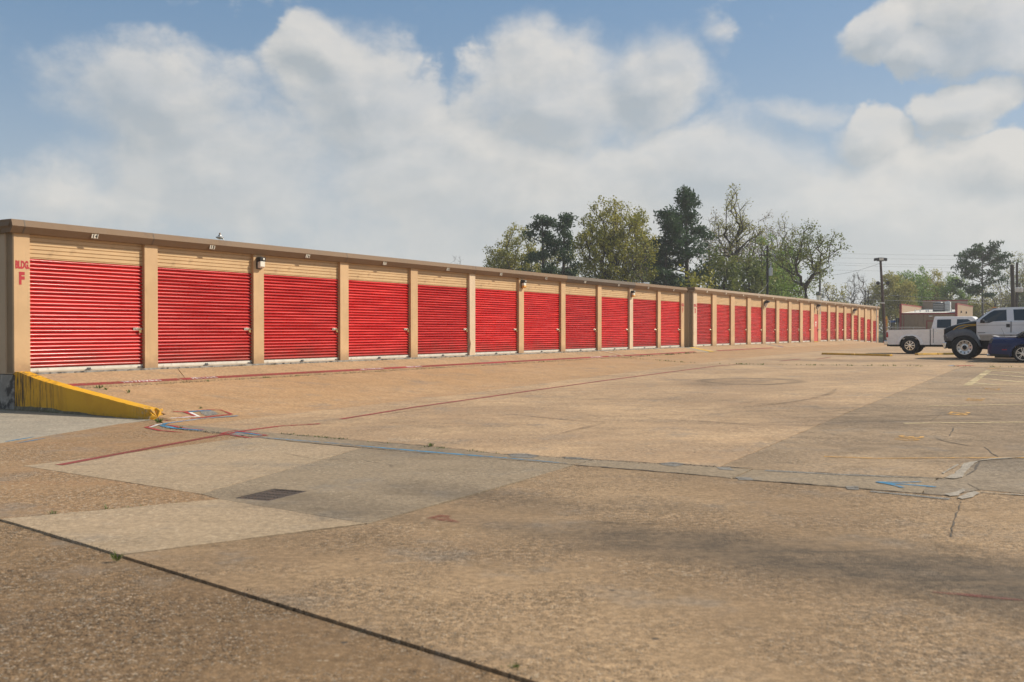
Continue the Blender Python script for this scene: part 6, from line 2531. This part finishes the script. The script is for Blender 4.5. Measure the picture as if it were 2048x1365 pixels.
def tree(name, label, px, ptop, Y, half_px, style, seed, leaf, bark='bark', group=None, cat='tree', base_z=-0.4, lean=0.0, **kw):
    rg = np.random.default_rng(seed)
    rnd = random.Random(seed)
    top = AT(px, ptop, Y)
    H = top.z - base_z
    half = half_px * Y / FPX
    root = empty(name, (top.x, Y, base_z))
    tag(root, label, cat, group)
    br, tips = [], []
    o = dict(trunk=0.30, limbs=5, ang=(25, 60), levels=4, kids=(3, 4), ratio=0.62, gnarl=0.18, up=0.10, leaf_lvl=3, per=5, rad=0.45, size=0.17, flat=1.0, thick=0.022, tipden=1.0)
    o.update(kw)
    if style == 'pine':
        n = 9
        pts, p = [], Vector((0, 0, 0))
        for i in range(n + 1):
            f = i / n
            pts.append(Vector((math.sin(f * 3 + seed) * 0.15 * f + lean * f, math.cos(f * 2 + seed) * 0.12 * f, H * 0.97 * f)))
        br.append((pts, [H * o['thick'] * (1 - 0.85 * i / n) for i in range(n + 1)]))
        c0 = o.get('crown', 0.45)
        clump = []
        nb = o.get('nb', 34)
        for i in range(nb):
            f = c0 + (1 - c0) * (i + rnd.random()) / nb
            g = (f - c0) / (1 - c0)
            prof = (1 - g) ** 0.55 * (0.45 + 0.55 * min(1, g * 3 + 0.35)) if o.get('shape') != 'flat' else (0.55 + 0.65 * math.sin(math.pi * min(1, g * 0.9 + 0.12)))
            L = half * prof * rnd.uniform(0.6, 1.15)
            a = rnd.uniform(0, 2 * math.pi)
            k = min(n - 1, int(f * n))
            s = pts[k] + (pts[k + 1] - pts[k]) * (f * n - k) if k < n else pts[n]
            d = Vector((math.cos(a), math.sin(a), rnd.uniform(0.0, 0.45)))
            q = [s + d * (L * u) + Vector((0, 0, 0.10 * L * u * u + rnd.uniform(-.1, .1))) for u in (0, 0.35, 0.7, 1.0)]
            br.append((q, [H * 0.0045 * (1 - 0.75 * u) + 0.01 for u in (0, .35, .7, 1)]))
            for u in (0.5, 0.75, 1.0):
                if rnd.random() < 0.88:
                    clump.append(s + d * (L * u) + Vector((rnd.gauss(0, .25), rnd.gauss(0, .25), rnd.gauss(0.1, .2))))
            for j in range(3):
                u = rnd.uniform(0.4, 0.9)
                e = s + d * (L * u)
                sd = (d + Vector((rnd.gauss(0, .7), rnd.gauss(0, .7), rnd.uniform(0, .5)))).normalized() * L * 0.35
                br.append(([e, e + sd * 0.5, e + sd], [0.03, 0.022, 0.012]))
                clump.append(e + sd)
        clump.append(pts[-1])
        lv = [leaf_cloud(rg, clump, o['per'], o['rad'], o['size'], o['flat'], 0.6, 1.5)]
        leaves = np.concatenate(lv)
    elif style == 'bush':
        P = rg.normal(size=(o.get('n', 900), 3))
        P /= np.linalg.norm(P, axis=1, keepdims=True)
        P *= rg.random((len(P), 1)) ** 0.4
        lump = 1 + 0.28 * np.sin(P[:, :1] * 5 + seed) * np.cos(P[:, 1:2] * 4 + seed * 2) + 0.15 * np.sin(P[:, 2:] * 9 + seed)
        P = P * lump * np.array([half, half * 0.9, H * 0.5]) + np.array([0, 0, H * 0.5])
        P[:, 2] = np.clip(P[:, 2], 0.05, None)
        leaves = leaf_cloud(rg, P, o['per'], o['rad'], o['size'])
        for k in range(6):
            a = rnd.uniform(0, 6.28)
            e = Vector((math.cos(a) * half * 0.6, math.sin(a) * half * 0.5, H * rnd.uniform(0.6, 0.95)))
            br.append(([Vector((rnd.gauss(0, .2), rnd.gauss(0, .2), 0)), e * 0.5 + Vector((rnd.gauss(0, .3), 0, .3)), e], [0.14, 0.08, 0.03]))
    else:
        # limbs reach out to points scattered through a lumpy crown, each joining the nearest wood
        fork = H * o['trunk']
        zlo = H * o.get('low', o['trunk'] * 0.8)
        N = o.get('pts', 260)
        C = np.array([lean * H * 0.5, 0.0, (H + zlo) / 2])
        Rz = np.array([half, half * 0.85, (H - zlo) / 2])
        U = rg.normal(size=(N * 4, 3))
        U /= np.linalg.norm(U, axis=1, keepdims=True)
        rad = rg.random((len(U), 1)) ** o.get('shell', 0.42)
        ph = rg.uniform(0, 6.28, 6)
        lump = 1 + o.get('lump', 0.22) * (np.sin(U[:, 0] * 4.1 + ph[0]) * np.cos(U[:, 2] * 3.7 + ph[1]) + 0.6 * np.sin(U[:, 1] * 6.3 + ph[2]) * np.sin(U[:, 2] * 5.1 + ph[3]))
        A = U * rad * lump[:, None]
        A[:, 2] = np.where(A[:, 2] < 0, A[:, 2] * 0.9, A[:, 2])
        top = A[:, 2].max()
        A[:, 2] = np.where(A[:, 2] > 0, A[:, 2] / max(top, 0.3), A[:, 2])
        A = C + A * Rz
        hole = np.sin(A[:, 0] * 1.5 + ph[4]) * np.sin(A[:, 2] * 1.7 + ph[5]) * np.sin(A[:, 1] * 1.3 + ph[0])
        A = A[(hole > -0.28) & (A[:, 2] > zlo * 0.6)][:N]
        nodes = [np.array([lean * fork * u + 0.10 * math.sin(5 * u + ph[1]), 0.06 * math.sin(4 * u), fork * u]) for u in np.linspace(0, 1, 6)]
        par = [-1, 0, 1, 2, 3, 4]
        plen = [0, 0, 0, 0, 0, 0]
        F = nodes[-1]
        A = A[np.argsort(np.linalg.norm((A - F) * np.array([1, 1, 0.8]), axis=1))]
        buf = np.zeros((N * 12 + 50, 3))
        cost = np.zeros(N * 12 + 50)
        buf[:6] = np.array(nodes)
        cost[:5] = [50, 50, 50, 30, 0.8 + H * 0.06]
        ct = 6
        leaf_at = []
        gn = o['gnarl'] * 1.3
        for a in A:
            dv = a - buf[:ct]
            dist = np.linalg.norm(dv, axis=1)
            down = np.maximum(0, -dv[:, 2]) * 0.5
            k = int(np.argmin(dist + 0.42 * cost[:ct] + down))
            L = dist[k]
            n = max(1, min(9, int(L / o.get('seg', 0.75))))
            prev = k
            b0 = buf[k].copy()
            side = rg.normal(size=3) * L * 0.08
            for q in range(1, n + 1):
                f = q / n
                pt = b0 + (a - b0) * f + side * math.sin(math.pi * f) + np.array([0, 0, 0.10 * L * math.sin(math.pi * f)]) + (rg.normal(size=3) * gn * 0.25 if q < n else 0)
                buf[ct] = pt
                cost[ct] = cost[prev] + L / n if prev > 5 else L / n
                par.append(prev)
                prev = ct
                ct += 1
                if ct > N * 12 + 40:
                    break
            if ct > N * 12 + 40:
                break
        nt_ = np.zeros(ct)
        kids = [[] for _ in range(ct)]
        for k in range(ct - 1, 0, -1):
            if nt_[k] == 0:
                nt_[k] = 1
            nt_[par[k]] += nt_[k]
            kids[par[k]].append(k)
        r0 = H * o['thick'] / (nt_[0] ** 0.47)
        rr = np.maximum(0.011, r0 * nt_ ** 0.47)
        rr[0] *= 1.35
        stack = [0]
        while stack:
            k = stack.pop()
            chain, rad_ = ([k], [rr[k]]) if par[k] < 0 else ([par[k], k], [min(rr[par[k]], rr[k] * 1.15), rr[k]])
            c = k
            while kids[c]:
                ks = sorted(kids[c], key=lambda z: -nt_[z])
                stack += ks[1:]
                c = ks[0]
                chain.append(c)
                rad_.append(rr[c])
            if len(chain) > 1:
                br.append(([Vector(buf[z]) for z in chain], [float(z) for z in rad_]))
            # fine twigs at the ends
            e = buf[c]
            for q in range(o.get('twigs', 3)):
                d = rg.normal(size=3) + (e - F) / (np.linalg.norm(e - F) + 1e-6) * 0.8 + np.array([0, 0, 0.4])
                d /= np.linalg.norm(d)
                l = rg.uniform(0.4, 1.0) * o.get('twiglen', 0.8)
                br.append(([Vector(e), Vector(e + d * l * 0.5 + rg.normal(size=3) * 0.06), Vector(e + d * l)], [0.014, 0.011, 0.009]))
                tips.append(Vector(e + d * l * 0.7))
        thin = [z for z in range(6, ct) if nt_[z] <= 3]
        tips += [Vector(buf[z]) for z in thin if rg.random() < o['tipden']]
        leaves = leaf_cloud(rg, tips, o['per'], o['rad'], o['size'], o['flat']) if tips and o['per'] else np.zeros((0, 3))
    m_ = MB()
    for P, r in br:
        mx = max(r)
        m_.tube(P, [max(q, 0.009) for q in r], 7 if mx > 0.15 else (5 if mx > 0.06 else 3), cap=False)
    t_ = m_.build('trunk', M[bark], root, smooth=True, recalc=False, angle=180)
    if len(leaves):
        me = fast_mesh('crown', leaves, 4)
        link('crown', me, M[leaf], root)
    return root


GT = 'trees behind the storage buildings'
GR = 'trees behind the shop and trucks'
OAK = dict(trunk=0.30, pts=340, per=15, size=0.10, rad=0.50, thick=0.024)
BUD = dict(trunk=0.30, pts=380, per=5, size=0.08, rad=0.5, thick=0.016, twigs=4, lump=0.35)


def oak(name, label, px, pt, Y, hw, seed, leaf, bark='bark', group=GT, base=OAK, **kw):
    return tree(name, label, px, pt, Y, hw, 'oak', seed, leaf, bark, group, **{**base, **kw})


oak('bare_tree', 'faint twiggy treetop just above the roof, far left of the yellowish trees', 906, 513, 150, 28, 2, 'leaf_brown', 'bark_grey', base=BUD, per=0)
oak('spring_tree', 'yellowish olive tree leftmost of the wood behind BLDG. F', 1022, 455, 108, 58, 11, 'leaf_olive', trunk=0.22, pts=460, per=15, shell=0.5)
tree('pine_tree', 'dark pine with low left crown beside the yellowish olive tree', 1088, 427, 102, 58, 'pine', 21, 'leaf_pine', 'bark', GT, crown=0.46, nb=20, per=34, rad=0.80, size=0.125, flat=0.55)
tree('pine_tree', 'slender dark pine between the low crowned pine and the big olive tree', 1126, 424, 100, 42, 'pine', 24, 'leaf_pine', 'bark', GT, crown=0.50, nb=16, per=30, rad=0.74, size=0.12, flat=0.55)
oak('spring_tree', 'broad olive green tree with thick forked trunk right of the pines', 1228, 404, 95, 80, 35, 'leaf_olive', pts=680, per=13, thick=0.030, low=0.34, shell=0.40)
oak('spring_tree', 'thin sparse young tree between the broad olive tree and the tall pine', 1277, 488, 92, 26, 44, 'leaf_mid', trunk=0.4, pts=110, per=2, thick=0.012)
tree('pine_tree', 'tallest dark pine, dense down to the roofs', 1374, 372, 100, 70, 'pine', 52, 'leaf_pine', 'bark', GT, crown=0.28, nb=42, per=32, rad=0.88, size=0.13, flat=0.55)
tree('pine_tree', 'second dark pine on the left flank of the tallest pine', 1330, 418, 98, 58, 'pine', 57, 'leaf_pine', 'bark', GT, crown=0.26, nb=36, per=32, rad=0.88, size=0.13, flat=0.55)
oak('budding_tree', 'tall crooked tree with bare top and sparse buds right of the tallest pine', 1470, 363, 106, 46, 63, 'leaf_olive', base=BUD, trunk=0.55, low=0.35, pts=300, thick=0.018, lump=0.5)
oak('budding_tree', 'brownish budding tree beside the tall crooked tree', 1442, 425, 110, 46, 68, 'leaf_brown', base=BUD, per=3)
oak('budding_tree', 'brown haze of twigs above the utility pole', 1520, 425, 118, 50, 71, 'leaf_brown', base=BUD, per=3)
oak('budding_tree', 'pale twiggy tree right behind the transformer pole', 1568, 434, 122, 42, 74, 'leaf_olive', 'bark_grey', base=BUD, per=2)
oak('spring_tree', 'open green tree with one thick black trunk above the middle of the farther roof', 1612, 440, 94, 62, 83, 'leaf_mid', trunk=0.50, low=0.40, pts=260, per=7, size=0.095, thick=0.020, lump=0.4, shell=0.30)
tree('leafy_tree', 'dense olive bushy tree at the foot of the budding trees', 1446, 500, 97, 46, 'bush', 91, 'leaf_mid', 'bark', GT, n=800, per=6, rad=0.6, size=0.15)
tree('leafy_tree', 'dense dark green bushy tree left of the transformer pole', 1505, 495, 99, 42, 'bush', 92, 'leaf_mid', 'bark', GT, n=800, per=6, rad=0.55, size=0.15)
tree('leafy_tree', 'bright green bushy tree right of the transformer pole', 1570, 505, 104, 42, 'bush', 94, 'leaf_green', 'bark', GT, n=520, per=6, rad=0.6, size=0.14)
tree('leafy_tree', 'low olive thicket behind the gap between the two buildings', 1395, 545, 92, 44, 'bush', 95, 'leaf_olive', 'bark', GT, n=500, per=6, rad=0.5, size=0.15)
tree('leafy_tree', 'low scrub under the broad olive tree', 1175, 540, 104, 52, 'bush', 97, 'leaf_far', 'bark', GT, n=420, per=5, rad=0.7, size=0.13)
tree('leafy_tree', 'thin low scrub under the slender pines', 1075, 535, 112, 55, 'bush', 98, 'leaf_far', 'bark', GT, n=380, per=5, rad=0.7, size=0.13)
tree('leafy_tree', 'low scrub between broad olive tree and pines, right of the fork', 1285, 552, 104, 45, 'bush', 99, 'leaf_far', 'bark', GT, n=480, per=5, rad=0.7, size=0.13)
oak('leafy_tree', 'small yellow green tree right of the slim utility pole', 1668, 562, 128, 36, 101, 'leaf_yellow', trunk=0.2, pts=200, per=4)
oak('bare_tree', 'bare grey branching tree standing alone in the pale sky', 1713, 548, 138, 36, 113, 'leaf_brown', 'bark_grey', base=BUD, trunk=0.38, pts=260, per=0, thick=0.022, twigs=5, lump=0.3)
oak('spring_tree', 'yellow spring tree just right of the floodlight pole', 1784, 552, 150, 46, 121, 'leaf_yellow', group=GR, size=0.125, rad=0.6, pts=380)
oak('spring_tree', 'bright fresh green tree above the shop roof', 1822, 540, 156, 40, 125, 'leaf_green', group=GR, size=0.125, rad=0.6, pts=360)
oak('spring_tree', 'yellow green tree right of the bright green one', 1858, 546, 160, 38, 127, 'leaf_yellow', group=GR, size=0.12, rad=0.6, pts=330)
oak('spring_tree', 'sparse twiggy tree above the shop air conditioner', 1882, 556, 158, 30, 131, 'leaf_olive', group=GR, per=2, pts=220)
oak('spring_tree', 'slim green tree left of the umbrella shaped pine', 1908, 540, 150, 27, 133, 'leaf_green', group=GR, trunk=0.4, pts=200)
tree('pine_tree', 'umbrella shaped dark pine with long bare trunk above the silver truck', 1966, 492, 140, 46, 'pine', 141, 'leaf_pine', 'bark_grey', GR, crown=0.50, nb=36, per=26, rad=0.85, size=0.15, flat=0.42, shape='flat', thick=0.017)
oak('spring_tree', 'olive tree behind the trunk of the umbrella shaped pine', 1943, 585, 155, 40, 143, 'leaf_olive', group=GR, pts=260)
oak('spring_tree', 'yellowish tree between the umbrella shaped pine and the thick black pole', 1997, 562, 152, 38, 147, 'leaf_yellow', group=GR, per=3, pts=260)
oak('budding_tree', 'tall twiggy tree behind the two right hand poles', 2040, 508, 150, 28, 151, 'leaf_olive', group=GR, base=BUD)
oak('spring_tree', 'green tree beyond the poles at the right edge', 2080, 550, 150, 48, 153, 'leaf_green', group=GR)

oak('leafy_tree', 'mid height olive tree filling in behind the two pines', 1100, 478, 120, 60, 161, 'leaf_olive', pts=260)
oak('leafy_tree', 'leafy tree between the broad olive tree and the tallest pine', 1300, 470, 118, 55, 163, 'leaf_mid', pts=260)
oak('leafy_tree', 'light green tree in front of the pale twiggy tree', 1550, 476, 112, 46, 165, 'leaf_green', pts=240)

# the far wood that reads as one mass below and behind them
rgw = np.random.default_rng(77)


def wood(px0, px1, Y, h0, h1, n, per, size):
    x0, x1 = AT(px0, 661, Y).x, AT(px1, 661, Y).x
    X = rgw.uniform(x0, x1, n)
    env = 0.62 + 0.38 * np.sin(X * 0.31 + 1) * np.sin(X * 0.83) + 0.15 * np.sin(X * 2.3)
    Z = rgw.uniform(0, 1, n) ** 0.8 * (h0 + (h1 - h0) * np.clip(env, 0, 1.2)) - 0.5
    return leaf_cloud(rgw, np.stack([X, Y + rgw.uniform(-4, 4, n), Z], 1), per, 0.9, size)


lw = np.concatenate([wood(1735, 2330, 172, 4.0, 9.0, 2600, 6, 0.22), wood(960, 1640, 126, 2.5, 6.5, 2600, 6, 0.16), wood(1640, 1745, 160, 1.5, 4.0, 300, 6, 0.2)])
tag(link('far_wood', fast_mesh('far_wood', lw, 4), M['leaf_far']), kind='stuff')

# ------------------------------------------------------------------ weeds in the joints
def weed_mesh(seed, h, w, n):
    rg = np.random.default_rng(seed)
    vs = []
    for k in range(n):
        a = rg.uniform(0, 6.28)
        r = rg.uniform(0, w)
        l = h * rg.uniform(0.4, 1.0)
        b = np.array([math.cos(a) * r * 0.35, math.sin(a) * r * 0.35, 0.0])
        tip = b + np.array([math.cos(a) * l * 0.55, math.sin(a) * l * 0.55, l])
        sd = np.array([-math.sin(a), math.cos(a), 0]) * l * 0.075
        md = (b + tip) / 2 + np.array([0, 0, l * 0.12])
        vs += [b, md - sd, tip, md + sd]
    return fast_mesh('weed', np.array(vs), 4)


for k, (px, py, h, w, n, lab) in enumerate([
        (234, 1121, 0.085, 0.06, 22, 'tallest weed tuft in the wide joint by the pale slab corner'),
        (318, 846, 0.10, 0.14, 40, 'leafy weed at the broken end of the yellow ramp wall'),
        (361, 858, 0.06, 0.08, 22, 'small weed beside the blue spray mark near the ramp wall'),
        (198, 777, 0.10, 0.14, 28, 'weed clump at the apron edge just above the yellow ramp wall'),
        (212, 780, 0.08, 0.10, 20, 'second small weed clump right of the first above the ramp wall'),
        (258, 787, 0.12, 0.06, 12, 'lone weed sprig in the thin crack above the ramp wall'),
        (401, 818, 0.07, 0.08, 18, 'weed by the top of the red spray outline'),
        (106, 1028, 0.05, 0.09, 26, 'weed at the left edge of the pale slab'),
        (214, 1018, 0.06, 0.04, 10, 'dry sprig along the upper edge of the pale slab'),
        (1243, 713, 0.22, 0.35, 60, 'largest weed clump at the end of the red kerb stripe'),
        (862, 893, 0.07, 0.10, 24, 'weed in the joint above the blue line'),
        (1030, 1335, 0.035, 0.09, 36, 'weed in the wide joint close to the bottom of the picture')]):
    s, t = PG(px, py)
    o = link('weed', weed_mesh(100 + k, h, w, n), M['leaf_weed'])
    o.location = (*XY(s, t), ground(s, t) - 0.01)
    tag(o, lab, 'weed', 'weeds in the joints')

allv = []
rw = np.random.default_rng(9)


def weeds_along(pts, n, h, w, on=ground):
    for _ in range(n):
        k = rw.integers(0, len(pts) - 1)
        f = rw.random()
        a, b = pts[k], pts[k + 1]
        s, t = a[0] + (b[0] - a[0]) * f, a[1] + (b[1] - a[1]) * f
        x, y = XY(s, t)
        z = on(s, t) - 0.02
        for _ in range(rw.integers(4, 12)):
            an = rw.uniform(0, 6.28)
            l = h * rw.uniform(0.3, 1)
            p = np.array([x + rw.normal() * w, y + rw.normal() * w, z])
            tip = p + np.array([math.cos(an) * l * 0.6, math.sin(an) * l * 0.6, l])
            sd = np.array([-math.sin(an), math.cos(an), 0]) * l * 0.16
            md = (p + tip) / 2
            allv.extend([p, md - sd, tip, md + sd])


weeds_along(PP((561, 868), (700, 880)), 26, 0.05, 0.04)
weeds_along(PP((700, 880), (1010, 909)), 12, 0.05, 0.03)
weeds_along(PP((690, 1244), (800, 1276)), 8, 0.025, 0.02)
weeds_along(PP((1010, 1330), (1140, 1362)), 8, 0.028, 0.02)
weeds_along(PP((0, 1038), (440, 1000)), 8, 0.04, 0.02)
weeds_along([(p[0], p[1]) for p in E_pts], 60, 0.09, 0.10)
weeds_along([(1, 1.24), (30, 1.24)], 46, 0.07, 0.04)
weeds_along([(28.5, 1.24), (37, 1.24)], 26, 0.12, 0.06)
weeds_along([(7, 0.03), (36, 0.03)], 40, 0.05, 0.05, apron_z)
tag(link('weeds', fast_mesh('weeds', np.array(allv), 4), M['leaf_weed']), kind='stuff')

# grit and leaf litter gathered at the kerb foot and in the wide joint
gv = []


def grit(pts, n, size, spread, on=ground):
    for _ in range(n):
        k = rw.integers(0, len(pts) - 1)
        f = rw.random()
        a, b = pts[k], pts[k + 1]
        s, t = a[0] + (b[0] - a[0]) * f + rw.normal() * spread, a[1] + (b[1] - a[1]) * f + rw.normal() * spread
        x, y = XY(s, t)
        z = on(s, t) + 0.002
        r = size * rw.uniform(0.4, 1.3)
        c = np.array([x, y, z])
        top = c + np.array([rw.normal() * r * .2, rw.normal() * r * .2, r * 0.7])
        q = [c + np.array([math.cos(an) * r, math.sin(an) * r * 0.8, 0]) for an in np.array([0, 2.1, 4.2]) + rw.uniform(0, 6)]
        for i in range(3):
            gv.extend([q[i], q[(i + 1) % 3], top])


grit([(0.6, 1.26), (38, 1.26)], 900, 0.016, 0.02)
grit(PP((240, 1113), (1060, 1365)), 150, 0.007, 0.035)
grit(PP((0, 1040), (238, 1111)), 120, 0.009, 0.03)
grit(PP((315, 850), (350, 858), (446, 868)), 160, 0.013, 0.05)
grit(PP((1010, 909), (1290, 927), (1480, 936)), 160, 0.010, 0.03)
grit([(5, 0.05), (37, 0.05)], 300, 0.015, 0.02, apron_z)
tag(link('gravel', fast_mesh('gravel', np.array(gv), 3), M['joint']), kind='stuff')

# ------------------------------------------------------------------ spring haze
hm = bpy.data.materials.new('haze_air')
hm.use_nodes = True
hn = hm.node_tree
hn.nodes.remove(hn.nodes['Principled BSDF'])
hv = hn.nodes.new('ShaderNodeVolumePrincipled')
hv.inputs['Color'].default_value = (0.93, 0.94, 0.95, 1)
hv.inputs['Density'].default_value = 0.0006
hv.inputs['Anisotropy'].default_value = 0.2
hn.links.new(hv.outputs[0], hn.nodes['Material Output'].inputs['Volume'])
m_ = MB()
m_.box(-1700, 1700, -1700, 1700, -1.5, 26.0)
tag(m_.build('haze', hm), kind='stuff')

SC.render.resolution_x = 1024
SC.render.resolution_y = 682
